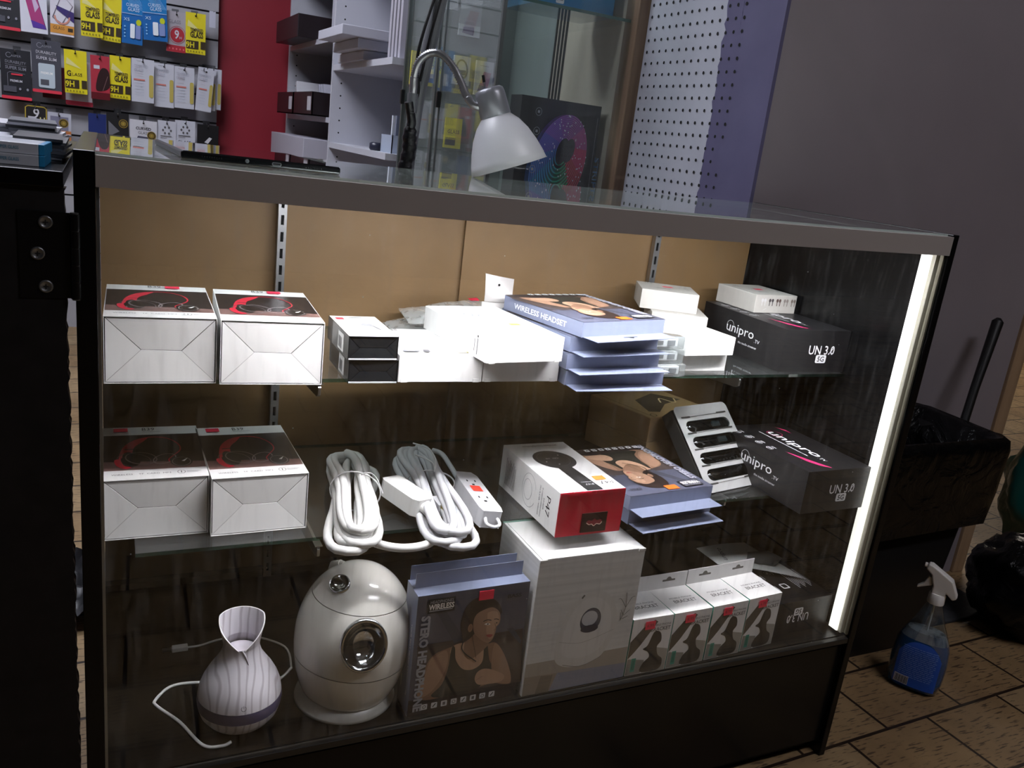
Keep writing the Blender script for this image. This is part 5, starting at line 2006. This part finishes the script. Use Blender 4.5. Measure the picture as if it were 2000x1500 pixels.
def a_redcase(b, w, h):
    a = Art(b, (0, 0, 0), (1, 0, 0), (0, 0, 1), *E_)
    a.blob([(w * .30, .035), (w * .35, h * .5), (w * .6, h * .72), (w * .95, h * .66), (w * .96, .05)], M('#2b1416', .4))
    a.line([(w * .62, h * .2), (w * .9, h * .55)], .0015, M('#8d6a6a', .4))
    a.rect(.012, h - .052, .022, .014, WPK)
    a.rect(0, 0, w, h * .16, M('#5d0f1a', .4))


def a_phone(b, w, h):
    a = Art(b, (0, 0, 0), (1, 0, 0), (0, 0, 1), *E_)
    a.poly([(w * .45, .02), (w * .95, .018), (w * .62, h * .75), (w * .15, h * .78)], M('#a8447a', .3))
    a.poly([(w * .45, .02), (w * .95, .018), (w * .88, h * .18), (w * .38, h * .25)], M('#5a3f9a', .3))
    a.poly([(w * .55, h * .40), (w * .70, h * .52), (w * .50, h * .77), (w * .40, h * .77)], M('#c7b3cf', .3))
    a.line([(w * .95, .018), (w * .62, h * .75)], .0018, M('#3a2650', .4))


def a_glass3(b, w, h):
    a = Art(b, (0, 0, 0), (1, 0, 0), (0, 0, 1), *E_)
    a.rect(0, .008, w, h * .17, M('#c98c3c', .45)); a.text('GLASS', w * .36, .028, .040, .012, DKB); a.rect(w * .74, .018, .018, .014, DKB)
    a.poly([(w * .25, h * .58), (w, h * .48), (w, h * .28), (w * .28, h * .50)], M('#3a2d6a', .4))
    a.line([(w * .1, h * .34), (w * .5, h * .24), (w * .95, h * .60), (w * .5, h * .80), (w * .1, h * .34)], .0022, M('#4a4350', .4))
    a.ring(w * .5, h * .38, .026, .028, .006, M('#c98a7a', .4), 0, 180, 360)


def a_curved(b, w, h):
    a = Art(b, (0, 0, 0), (1, 0, 0), (0, 0, 1), *E_)
    a.text('CURVED', w * .50, h - .034, .060, .012, INK, 0, .02); a.text('GLASS', w * .50, h - .052, .042, .011, INKG)
    a.poly([(w * .22, h - .085), (w * .78, h - .090), (w * .70, h - .068), (w * .30, h - .066)], M('#4a4a5c', .4))
    gold_seal(a, w * .80, h - .060)


def gold_seal(a, x, y):
    a.ell(x, y, .018, .018, M('#9a8340', .35, .4)); a.ring(x, y, .013, .013, .004, M('#3b3118', .4)); a.ell(x, y, .005, .005, M('#b8a050', .3, .4))


def a_glassw(b, w, h):
    a = Art(b, (0, 0, 0), (1, 0, 0), (0, 0, 1), *E_)
    for k in range(6):
        th = k * PI / 3
        a.ell(w * .5 + .016 * math.cos(th), h - .040 + .014 * math.sin(th), .004, .005, INKG)
    a.line([(w * .15, h - .064), (w * .75, h - .064)], .003, INKG); a.line([(w * .15, h - .072), (w * .5, h - .072)], .002, INKG)
    a.text('GLASS', w * .45, h - .092, .054, .014, M('#2c3238', .5), 0, .01)


def a_black_tg(b, w, h):
    a = Art(b, (0, 0, 0), (1, 0, 0), (0, 0, 1), *E_)
    a.poly([(.008, h - .035), (.050, h - .075), (.008, h - .10)], M('#6a6b72', .4))
    a.text('TEMPERED', w * .40, h - .108, .052, .012, WPK, 0, .02); a.text('GLASS', w * .4, h - .124, .052, .014, WPK, 0, .02)
    gold_seal(a, w * .75, h - .042)


def a_9hgold(b, w, h):
    a = Art(b, (0, 0, 0), (1, 0, 0), (0, 0, 1), *E_)
    YG = M('#a8923a', .4)
    a.line([(.003, .0), (.003, h - .010), (.012, h - .003), (w - .012, h - .003), (w - .003, h - .010), (w - .003, 0)], .004, YG)
    a.text('9', w * .5, h - .032, .022, .042, M('#c9c9cf', .4), -8, .01); a.text('H', w * .78, h - .052, .018, .016, M('#d8cf8a', .4), 0, .02)
    a.rect(.012, h - .060, .030, .016, M('#b9bac4', .5))
    a.poly([(.004, h - .095), (w - .004, h - .080), (w - .004, h - .062), (.004, h - .075)], YG); a.text('Glass', w * .38, h - .079, .046, .013, DKB, 4)
    a.poly([(.004, 0), (w - .004, 0), (w - .004, h - .098), (.03, h - .102)], M('#a3a5bb', .4))


def a_strain(b, w, h):
    a = Art(b, (0, 0, 0), (1, 0, 0), (0, 0, 1), *E_)
    a.rect(.010, h - .070, w - .02, .055, M('#77778c', .4)); gold_seal(a, w * .68, h - .040)
    a.rect(0, h - .115, w, .045, M('#b07040', .4)); a.text('TITAN', w * .55, h - .083, .050, .012, M('#a34a5c', .4)); a.text('glass', w * .5, h - .102, .048, .014, M('#e0c9b8', .4))
    a.rect(0, .02, w, h - .138, M('#5d8f6e', .4))


PK = [
    ('p1', (-.374, 1.435, .105, .209), '#26272d', lambda b, w, h: a_casper(b, w, h, True), 'black pack with red bottom in the top row, cut by the photo edge', 'screen_protector_pack'),
    ('p2', (-.267, 1.418, .094, .190), '#d2d3de', a_phone, 'white pack with a pink purple phone picture in the top row', 'phone_case_pack'),
    ('p3', (-.164, 1.427, .085, .194), '#cfccd6', a_glass3, 'white pack with orange bottom band in the top row', 'screen_protector_pack'),
    ('p5', (.020, 1.417, .073, .177), 'Y', a_yellow, 'yellow glass pack in the top row next to the blue packs', 'screen_protector_pack'),
    ('p4', (-.053, 1.423, .080, .179), 'Y', a_yellow, 'yellow glass pack in the top row next to the orange banded white pack', 'screen_protector_pack'),
    ('p6', (.097, 1.430, .079, .188), 'B', a_blue, 'darker blue glass pack in the top row beside the yellow packs', 'screen_protector_pack'),
    ('p8', (.270, 1.397, .077, .161), '#a39fa6', a_red9, 'grey and red pack with a round 9H sign in the top row', 'screen_protector_pack'),
    ('p7', (.180, 1.437, .094, .172), 'B', a_blue, 'shiny blue glass pack in the top row, right one of the two', 'screen_protector_pack'),
    ('p9', (.346, 1.403, .080, .164), 'Y', a_yellow, 'yellow glass pack at the right end of the top row', 'screen_protector_pack'),
    ('q0', (-.200, 1.110, .100, .125), '#5d1a26', None, 'dark red bottomed pack half hidden behind the grey durability pack', 'phone_case_pack'),
    ('q3', (-.116, 1.145, .101, .177), '#b9b4bd', lambda b, w, h: Art(b, (0, 0, 0), (1, 0, 0), (0, 0, 1), *E_).rect(0, 0, w, .018, M('#8a1c30', .4)), 'white pack with dark red foot hanging behind the yellow pack', 'phone_case_pack'),
    ('q1', (-.343, 1.154, .106, .190), '#1e1f26', lambda b, w, h: a_casper(b, w, h, True), 'black durability pack at the left end of the middle row', 'screen_protector_pack'),
    ('q2', (-.233, 1.206, .105, .203), '#42434d', lambda b, w, h: a_casper(b, w, h, False), 'grey durability pack with shiny window in the middle row', 'screen_protector_pack'),
    ('q4', (-.116, 1.183, .082, .168), 'Y', lambda b, w, h: a_yellow(b, w, h, True), 'yellow pack with a big letter G in the middle row', 'screen_protector_pack'),
    ('q5', (-.020, 1.176, .071, .173), '#a82c3c', a_redcase, 'red pack with a dark phone case in the middle row', 'phone_case_pack'),
    ('q6', (.049, 1.186, .080, .170), 'Y', a_yellow, 'yellow glass pack in the middle row between red and white packs', 'screen_protector_pack'),
    ('q8', (.222, 1.181, .079, .178), 'W', a_white, 'second of the white packs from the yellow one in the middle row', 'screen_protector_pack'),
    ('q7', (.133, 1.187, .087, .174), 'W', a_white, 'white pack beside the yellow one in the middle row', 'screen_protector_pack'),
    ('q9', (.303, 1.179, .081, .171), 'W', a_white, 'third of the white packs from the yellow one in the middle row', 'screen_protector_pack'),
    ('q12', (.428, 1.190, .069, .170), 'W', a_white, 'white pack at the right end of the middle row', 'screen_protector_pack'),
    ('q11', (.398, 1.190, .074, .176), 'W', a_white, 'white pack peeking out between the last two of the middle row', 'screen_protector_pack'),
    ('q10', (.386, 1.186, .066, .177), 'W', a_white, 'tilted white pack near the right end of the middle row', 'screen_protector_pack'),
    ('r1', (-.267, .949, .081, .161), '#1d1b1c', a_9hgold, 'black pack with gold border in the bottom row', 'screen_protector_pack'),
    ('r2', (-.185, .931, .086, .171), '#b0b2be', a_strain, 'colourful pack with gold seal in the bottom row beside the gold bordered one', 'screen_protector_pack'),
    ('r3', (-.034, .944, .068, .168), '#1a2a66', None, 'dark blue pack in the bottom row', 'screen_protector_pack'),
    ('r4', (.036, .957, .087, .180), '#18181b', a_black_tg, 'black glass pack with gold seal in the bottom row', 'screen_protector_pack'),
    ('r6', (.235, .948, .075, .187), 'W', a_glassw, 'white glass pack in the bottom row, partly behind the curved glass pack', 'screen_protector_pack'),
    ('r5', (.125, .939, .107, .167), '#c6c6cd', a_curved, 'wide white curved glass pack with gold seal in the bottom row', 'screen_protector_pack'),
    ('r7', (.309, .957, .082, .188), 'W', a_glassw, 'white glass pack in the bottom row beside the black pack', 'screen_protector_pack'),
    ('r8', (.398, .950, .089, .172), '#0e0e11', lambda b, w, h: Art(b, (0, 0, 0), (1, 0, 0), (0, 0, 1), *E_).poly([(.030, h - .075), (.050, h - .052), (.062, h - .056), (.045, h - .080)], M('#c9c9cf', .3)), 'black pack with a small silver picture at the right end of the bottom row', 'phone_case_pack'),
]
HK = M('#8c8d92', .3, .9)
prev = {}
for idx, (key, (x, z, w, h), col, art, lb, nm) in enumerate(PK):
    m_ = {'Y': YEL, 'B': BLU, 'W': WPK}.get(col) or M(col, .45)
    y = 3.215 - .0045 * (idx % 3) - (.022 if key in ('p4', 'p7', 'q7', 'q2', 'q4', 'r5', 'q10') else 0) + (.02 if key in ('q0', 'q3', 'q12') else 0) + (.012 if key == 'q11' else 0)
    rr = random.Random(idx)
    rot = {'q10': 4.0, 'p5': 1.5, 'p7': -2.5, 'p6': 1.0}.get(key, rr.uniform(-.8, .8))
    t = thing(nm, lb, 'pack', (x, y, z - h), rot=(R(1.5), R(rot), 0), group={'Y': 'yellow glass packs', 'B': 'blue glass packs', 'W': 'white packs on the slatwall'}.get(col))
    b = MB()
    th = .004 if key not in ('p7', 'p6', 'q5', 'r8') else .014
    b.box(0, 0, 0, w, th, h, m_)
    if art: art(b, w, h)
    b.build('card', t)
    b = MB()
    a = Art(b, (w * .5, 0, h - .012), (1, 0, 0), (0, 0, 1), .0020)
    a.ell(0, 0, .004, .003, HOLE)
    b.build('hang_hole', t)
    hk = thing('wire_hook', 'metal slatwall hook holding the ' + lb.replace(', cut by the photo edge', ''), 'hook', (x + w * .5, SY, z + .006), group='metal hooks on the slatwall')
    if len(hk['label'].split()) > 16:
        hk['label'] = ' '.join(hk['label'].split()[:16])
    b = MB()
    b.box(-.014, -.003, -.008, .014, 0, .010, M('#6d6e72', .4, .6))
    b.build('back_clip', hk)
    b = MB()
    dy = y - SY
    b.tube([(0, 0, 0), (0, dy * .9, -.012), (0, dy - .018, -.016), (0, dy - .024, -.008)], .0022, HK, 8)
    b.build('prong', hk)
hk = thing('wire_hook', 'empty slatwall hook with a white price card at the right end of the top row', 'hook', (.452, SY, 1.418), group=None)
b = MB(); b.tube([(0, 0, 0), (.004, -.08, -.004), (.006, -.085, .004)], .0022, HK, 8); b.build('prong', hk)
b = MB(); b.box(-.013, -.085, -.062, .013, -.083, .004, M('#b4b6c4', .5)); b.build('price_card', hk, label='white price card')

# ---- packs hanging behind the glass cabinet
for (x, z, w, h, kind, lb) in ((.990, 1.425, .068, .105, 'ph', 'white pack with pink phone picture hanging highest behind the cabinet glass'),
                               (.925, 1.43, .055, .045, 'sm', 'small pale pack hanging behind the cabinet glass beside the lamp pole'),
                               (.984, 1.262, .054, .083, 'ear', 'white pack with a curled headset picture behind the cabinet glass'),
                               (1.058, 1.258, .058, .100, 'ph', 'white pack with pink phone picture right beside the curled headset pack'),
                               (.905, 1.262, .048, .100, 'y', 'yellow pack behind the cabinet glass next to the curled headset pack'),
                               (.850, 1.255, .050, .095, 'y2', 'yellow pack behind the cabinet glass near the lamp pole'),
                               (.975, 1.080, .055, .090, 'y', 'yellow pack low behind the cabinet glass beside the lamp shade')):
    t = thing('accessory_pack', lb, 'pack', (x, 1.645, z - h), group=None)
    b = MB(); m_ = YEL if kind[0] == 'y' else M('#b9bbc2', .5)
    b.box(0, 0, 0, w, .010, h, m_)
    a = Art(b, (0, 0, 0), (1, 0, 0), (0, 0, 1), .0008, .0002)
    if kind == 'ph':
        a.poly([(w * .15, .008), (w * .68, .004), (w * .88, h * .68), (w * .45, h * .70)], M('#a8647a', .4)); a.poly([(w * .15, .008), (w * .68, .004), (w * .72, h * .25), (w * .25, h * .3)], M('#5d4a72', .4))
        a.line([(w * .2, h * .86), (w * .7, h * .86)], .0012, INKG)
    elif kind == 'ear':
        a.ring(w * .5, h * .55, .017, .026, .005, M('#55585c', .4), 10); a.rect(w * .15, h * .35, w * .6, .014, M('#55585c', .4))
    elif kind[0] == 'y':
        a.rect(w * .05, h * .1, w * .6, h * .25, DKB); a.text('GLASS', w * .5, h * .55, w * .7, h * .12, DKB)
    else:
        a.line([(w * .1, h * .5), (w * .9, h * .5)], .002, INKG)
    b.build('card', t)

# ================================================================== ON THE LEFT COUNTER
t0 = None
for k, (z, lb) in enumerate(((.945, 'white long box with blue end at the counter edge, lower one'), (.9553, 'white long box with blue end at the counter edge, upper one'))):
    t = thing('long_box', lb, 'box', (-.205, .030 + .006 * k, z), -1.0 - k, group='white screen glass boxes with blue ends')
    b = MB(); w_, d_, h_ = .181, .09, .0100
    b.box(0, 0, 0, w_ - .005, d_, h_, M('#c3c6cf', .25)); b.box(w_ - .005, -.0001, 0, w_, d_, h_, M('#2a86b8', .35))
    a = Art(b, (0, 0, 0), (1, 0, 0), (0, 0, 1), .0003)
    a.text('SUPER GLASS', w_ - .030, h_ * .55, .018, .0030, M('#1f7d9c', .5)); a.text('SUPER GLASS', w_ - .030 - .09, h_ * .55, .018, .0030, M('#1f7d9c', .5))
    b.build('body', t, .0006)
rnd = random.Random(21)


def pile(x, y, n, w, d, cols, z0, group, lab, jx=.004, yaw=6):
    z = z0
    for k in range(n):
        h = rnd.uniform(.0022, .0036)
        t = thing('thin_pack', lab, 'pack', (x + rnd.uniform(-jx, jx), y + rnd.uniform(-jx, jx), z), rnd.uniform(-yaw, yaw), group=group)
        b = MB(); b.box(-w / 2, 0, 0, w / 2, d, h, rnd.choice(cols)); b.build('sleeve', t)
        z += h + .0002


PW = [M('#a9abb5', .4), M('#c4c5cc', .35), M('#8f9099', .4)]
PD = [M('#3c3e42', .3), M('#55585e', .3), M('#6f7278', .3)]
pile(-.105, .150, 5, .120, .17, PW, .945, 'thin white packs piled at the back left of the counter', 'thin white pack in the pile behind the long boxes', .005, 8)
pile(-.095, .340, 8, .115, .17, PW, .945, 'thin white packs in the tall pile at the back of the counter', 'thin white pack in the tall pile at the back of the counter', .007, 9)
pile(-.033, .105, 8, .044, .14, PD, .945, 'thin dark packs in the pile beside the display case', 'thin dark pack in the pile between long boxes and display case', .002, 3)
pile(-.048, .270, 10, .050, .14, PD + PW, .945, 'thin grey packs in the rear pile beside the display case', 'thin grey pack in the rear pile beside the display case', .003, 4)

# ================================================================== FLOOR ITEMS ON THE RIGHT
LINER = bpy.data.materials.new('bin_liner')
LINER.use_nodes = True
_n, _l = LINER.node_tree.nodes, LINER.node_tree.links
_b = _n['Principled BSDF']
_b.inputs['Base Color'].default_value = lin('#070708')
_b.inputs['Roughness'].default_value = .25
_b.inputs['Specular IOR Level'].default_value = .22
_tc = _n.new('ShaderNodeTexCoord'); _nz = _n.new('ShaderNodeTexNoise'); _nz.inputs['Scale'].default_value = 14; _nz.inputs['Detail'].default_value = 5; _nz.inputs['Distortion'].default_value = 1.2
_bp = _n.new('ShaderNodeBump'); _bp.inputs['Strength'].default_value = .9; _bp.inputs['Distance'].default_value = .012
_l.new(_tc.outputs['Object'], _nz.inputs[0]); _l.new(_nz.outputs[0], _bp.inputs['Height']); _l.new(_bp.outputs[0], _b.inputs['Normal'])


def rrect(x0, y0, x1, y1, r, n=7):
    pts = []
    for cx, cy, a0 in ((x1 - r, y0 + r, -90), (x1 - r, y1 - r, 0), (x0 + r, y1 - r, 90), (x0 + r, y0 + r, 180)):
        for k in range(n + 1):
            a = R(a0 + 90 * k / n)
            pts.append((cx + r * math.cos(a), cy + r * math.sin(a)))
    return pts


t = thing('trash_can', 'black rectangular trash can lined with a bag beside the grey wall', 'trash can', (1.62, .32, 0))
def loftr(secs, m, smooth=True, dx=-1.62, dy=-.32):
    b = MB()
    rings = []
    for (x0, y0, x1, y1, r, z) in secs:
        rings.append([(p[0] + dx, p[1] + dy, z) for p in rrect(x0, y0, x1, y1, r)])
    n = len(rings[0])
    vs = [p for rg in rings for p in rg]
    fs = []
    for i in range(len(rings) - 1):
        for k in range(n):
            fs.append((i * n + k, i * n + (k + 1) % n, (i + 1) * n + (k + 1) % n, (i + 1) * n + k))
    b.add(vs, fs, m, smooth)
    return b, n, rings


CANM = M('#0a0a0b', .4)
b, n, _ = loftr([(1.44, .232, 1.765, .430, .03, 0), (1.42, .215, 1.815, .450, .035, .50), (1.425, .220, 1.81, .445, .033, .50), (1.445, .240, 1.76, .425, .03, .01)], CANM)
b.f.append(tuple(range(3 * n, 4 * n))); b.mi.append(0); b.sm.append(False)
b.build('can_body', t)
# liner skirt over the rim and hanging inside
secs = [(1.408, .196, 1.840, .462, .04, .315), (1.402, .190, 1.846, .466, .045, .40), (1.400, .188, 1.848, .468, .045, .50), (1.402, .190, 1.846, .466, .04, .523), (1.412, .200, 1.836, .458, .04, .530), (1.430, .222, 1.812, .444, .035, .520), (1.440, .235, 1.795, .435, .03, .40), (1.47, .26, 1.74, .41, .03, .10)]
b, n, _ = loftr(secs, LINER)
for i, v in enumerate(b.v):
    p = Vector(v)
    k = noise.noise(p * 16 + Vector((3, 1, 2))) * .008 + noise.noise(p * 45) * .003
    if v[2] < .33 and v[0] ** 2 > 0: dz = noise.noise(Vector((p.x * 18, p.y * 18, 4))) * .03
    else: dz = k * .6
    d_ = Vector((p.x, p.y, 0)).normalized() if p.xy.length else Vector()
    q = p + d_ * k
    b.v[i] = (q.x, min(q.y, .150), p.z + dz)
b.build('bin_liner', t, label='shiny black plastic liner folded over the rim')
t = thing('broom_handle', 'black round stick leaning out of the trash can', 'stick', (1.872, .352, .10))
b = MB(); b.tube([(-.075, -.040, 0), (.072, .040, .48), (.1345, .0705, .645)], [.0105, .0105, .0135], M('#09090a', .45), 14); b.tube([(.1345, .0705, .645), (.1375, .072, .653)], [.0135, .006], M('#09090a', .45), 14)
b.build('handle', t)
t = thing('floor_mat', 'dark grey flat mat on the tiles beside the trash can', 'mat', (1.775, .275, 0))
b = MB(); b.box(0, 0, 0, .335, .19, .008, noisy('mat_grey', '#26282b', '#34363a', (60, 60, 60), rough=.9, bump=.3)); b.build('mat', t, .002)


def bag(name, label, cx, cy, rx, ry, rz, m, seed, cat='bag', z=0, knot=False):
    t = thing(name, label, cat, (cx, cy, z))
    b = MB()
    def fn(u, v):
        th, ph = u * 2 * PI, (v - .5) * PI
        p = Vector((math.cos(ph) * math.cos(th), math.cos(ph) * math.sin(th), math.sin(ph)))
        k = 1 + .18 * noise.noise(p * 2.2 + Vector((seed, 0, 0))) + .09 * noise.noise(p * 6 + Vector((seed, 3, 0)))
        return Vector((p.x * rx * k, p.y * ry * k, max(0, rz + p.z * rz * k)))
    b.grid(fn, 44, 26, m)
    b.build('bag_body', t)
    return t


bag('trash_bag', 'dark blue black plastic trash bag on the floor at the right edge', 2.075, .205, .135, .135, .125, LINER, 3)
TEAL_ = M('#0e4a45', .3)
bag('teal_bag', 'teal plastic bag at the right edge beyond the trash can', 2.62, .50, .16, .13, .20, TEAL_, 8)
t = thing('dark_cabinet', 'low dark cabinet standing far back in the tiled hall', 'cabinet', (6.3, 3.05, 0))
b = MB(); b.box(0, 0, 0, 1.6, .6, .75, M('#1e2420', .6)); b.box(-.02, -.02, .75, 1.62, .62, .78, M('#2a2f2b', .6)); b.build('body', t, .005)
t = thing('rag', 'crumpled dark cloth behind the gap beside the display case', 'cloth', (-.13, .74, 0))
b = MB(); b.grid(lambda u, v: Vector((u * .18, v * .25, .05 + .05 * noise.noise(Vector((u * 5, v * 6, 1))) - .04 * abs(u - .5))), 20, 20, M('#17171b', .5)); b.build('cloth', t)


# ---- spray bottle
def spray():
    t = thing('spray_bottle', 'clear spray bottle of blue cleaner with white trigger on the tiles', 'spray bottle', (1.592, .112, 0), -56)
    a_, b_ = .053, .031
    def ring(z, sx, sy, n=40, p=2.6):
        out = []
        for k in range(n):
            th = 2 * PI * k / n
            c, s = math.cos(th), math.sin(th)
            out.append(Vector((math.copysign(abs(c) ** (2 / p), c) * sx, math.copysign(abs(s) ** (2 / p), s) * sy, z)))
        return out
    def loft(secs, m, cap0=True, cap1=False, inset=0):
        b = MB()
        n = 40
        vs = []
        for z, sx, sy, p in secs:
            vs += ring(z, max(.001, sx - inset), max(.001, sy - inset), n, p)
        fs = [(i * n + k, i * n + (k + 1) % n, (i + 1) * n + (k + 1) % n, (i + 1) * n + k) for i in range(len(secs) - 1) for k in range(n)]
        b.add(vs, fs, m, True)
        if cap0: b.add(vs, [tuple(range(n))[::-1]], m)
        if cap1: b.add(vs, [tuple(range((len(secs) - 1) * n, len(secs) * n))], m)
        return b
    secs = [(0, .044, .024, 2.8), (.004, .050, .029, 2.8), (.03, .0545, .032, 2.8), (.07, .0555, .033, 2.7), (.105, .052, .031, 2.6), (.130, .043, .027, 2.4), (.155, .031, .022, 2.2), (.180, .022, .018, 2.1), (.200, .0155, .0155, 2), (.212, .0145, .0145, 2)]
    PLA = glass('bottle_plastic', '#dfe6ea', refl=1.6, film=.02, base=.05)
    loft(secs, PLA).build('bottle', t)
    LIQ = M('#0d5f9e', .12, trans=.35, coat=.4)
    sl = [s for s in secs if s[0] <= .105] + [(.118, .0475, .029, 2.5)]
    loft(sl, LIQ, True, True, .0012).build('blue_liquid', t)
    fm = [(.118, .0475, .029, 2.5), (.128, .0435, .0270, 2.4), (.136, .038, .025, 2.3)]
    loft(fm, glass('foam', '#b8c6cc', film=.35, refl=1), False, True, .0012).build('foam', t)
    # label
    b = MB()
    LB = M('#1f55b8', .35)
    yy = -.0345
    pts = rrect(-.040, .014, .042, .112, .008)
    top = [(x, z) for x, z in pts]
    pts = [(-.040, .016), (.040, .014), (.043, .03), (.043, .085), (.034, .106), (.012, .118), (-.010, .118), (-.032, .106), (-.042, .085), (-.042, .03)]
    def surf(x): return -.0337 * (1 - abs(x / .0575) ** 2.75) ** (1 / 2.75) - .0012
    pc = catmull(pts, 4)
    # label as a strip grid following the bottle
    def lb(u, v):
        x = -.041 + .083 * u
        e = abs(u - .5) * 2
        zt = .118 - .030 * e ** 3
        z = .014 + (zt - .014) * v
        k = 1 + .0 * z
        zz = (z - .07) / .07
        return Vector((x, surf(x) - .0005 - .0006 + .0035 * max(0, (z - .095) / .025) ** 1.5, z))
    b.grid(lb, 16, 10, LB)
    b.build('label', t)
    b = MB()
    LL = M('#7fa0dc', .4)
    rnd_ = random.Random(2)
    for k in range(17):
        z = .104 - .0043 * k
        x0 = -.034
        while x0 < .032:
            L_ = rnd_.uniform(.004, .014)
            x1 = min(x0 + L_, .034)
            vs = [Vector((x, surf(x) - .0021, zz)) for x, zz in ((x0, z), (x1, z), (x1, z + .0012), (x0, z + .0012))]
            if z > .095:
                for v in vs: v.y += .0035 * max(0, (z - .095) / .025) ** 1.5 - .0004
            b.add(vs, [(0, 1, 2, 3)], LL); x0 = x1 + .0016
    for k in range(14):
        x = -.036 + .0018 * k
        b.add([Vector((xx, surf(xx) - .0031, zz)) for xx, zz in ((x, .018), (x + (.0011 if k % 3 else .0006), .018), (x + (.0011 if k % 3 else .0006), .034), (x, .034))], [(0, 1, 2, 3)], INK)
    b.add([Vector((xx, surf(xx) - .0028, zz)) for xx, zz in ((-.038, .016), (-.010, .016), (-.010, .036), (-.038, .036))], [(0, 1, 2, 3)], WPK)
    b.build('label_print', t)
    # collar and trigger head (profile in the x-z plane, nozzle towards -x)
    b = MB(); b.lathe([(.0165, .203), (.0170, .205), (.0165, .222), (.0150, .226)], WHITE, 28); b.build('collar', t)
    prof = [(-.013, .224), (.012, .224), (.015, .232), (.028, .222), (.035, .226), (.036, .232), (.022, .262), (-.022, .285), (-.030, .285), (-.033, .274), (-.020, .264), (-.016, .250), (-.012, .240)]
    b = MB()
    mxx = Matrix.Rotation(R(90), 4, 'X')
    vs = [Vector((x, -.011, z)) for x, z in prof] + [Vector((x, .011, z)) for x, z in prof]
    n = len(prof)
    b.add(vs, [tuple(range(n)), tuple(range(n, 2 * n))[::-1]] + [(i, n + i, n + (i + 1) % n, (i + 1) % n) for i in range(n)], M('#d9d5d0', .4))
    b.build('trigger_head', t, .003, 3)
    b = MB(); tr = [(-.018, .258), (-.014, .240), (-.022, .236), (-.040, .226), (-.041, .229), (-.030, .240), (-.024, .258)]
    vs = [Vector((x, -.006, z)) for x, z in tr] + [Vector((x, .006, z)) for x, z in tr]
    n = len(tr)
    b.add(vs, [tuple(range(n))[::-1], tuple(range(n, 2 * n))] + [(i, (i + 1) % n, n + (i + 1) % n, n + i) for i in range(n)], M('#cfcac4', .4))
    b.build('trigger', t, .0012)
    b = MB(); b.lathe([(.005, 0), (.005, .005)], M('#cfcac4', .4), 12, Matrix.Translation((-.032, 0, .279)) @ Matrix.Rotation(R(-90), 4, 'Y')); b.build('nozzle', t)
    b = MB(); b.tube([(0, 0, .21), (0, 0, .12)], .0022, M('#c9cfd2', .3), 8); b.build('dip_tube', t)


spray()
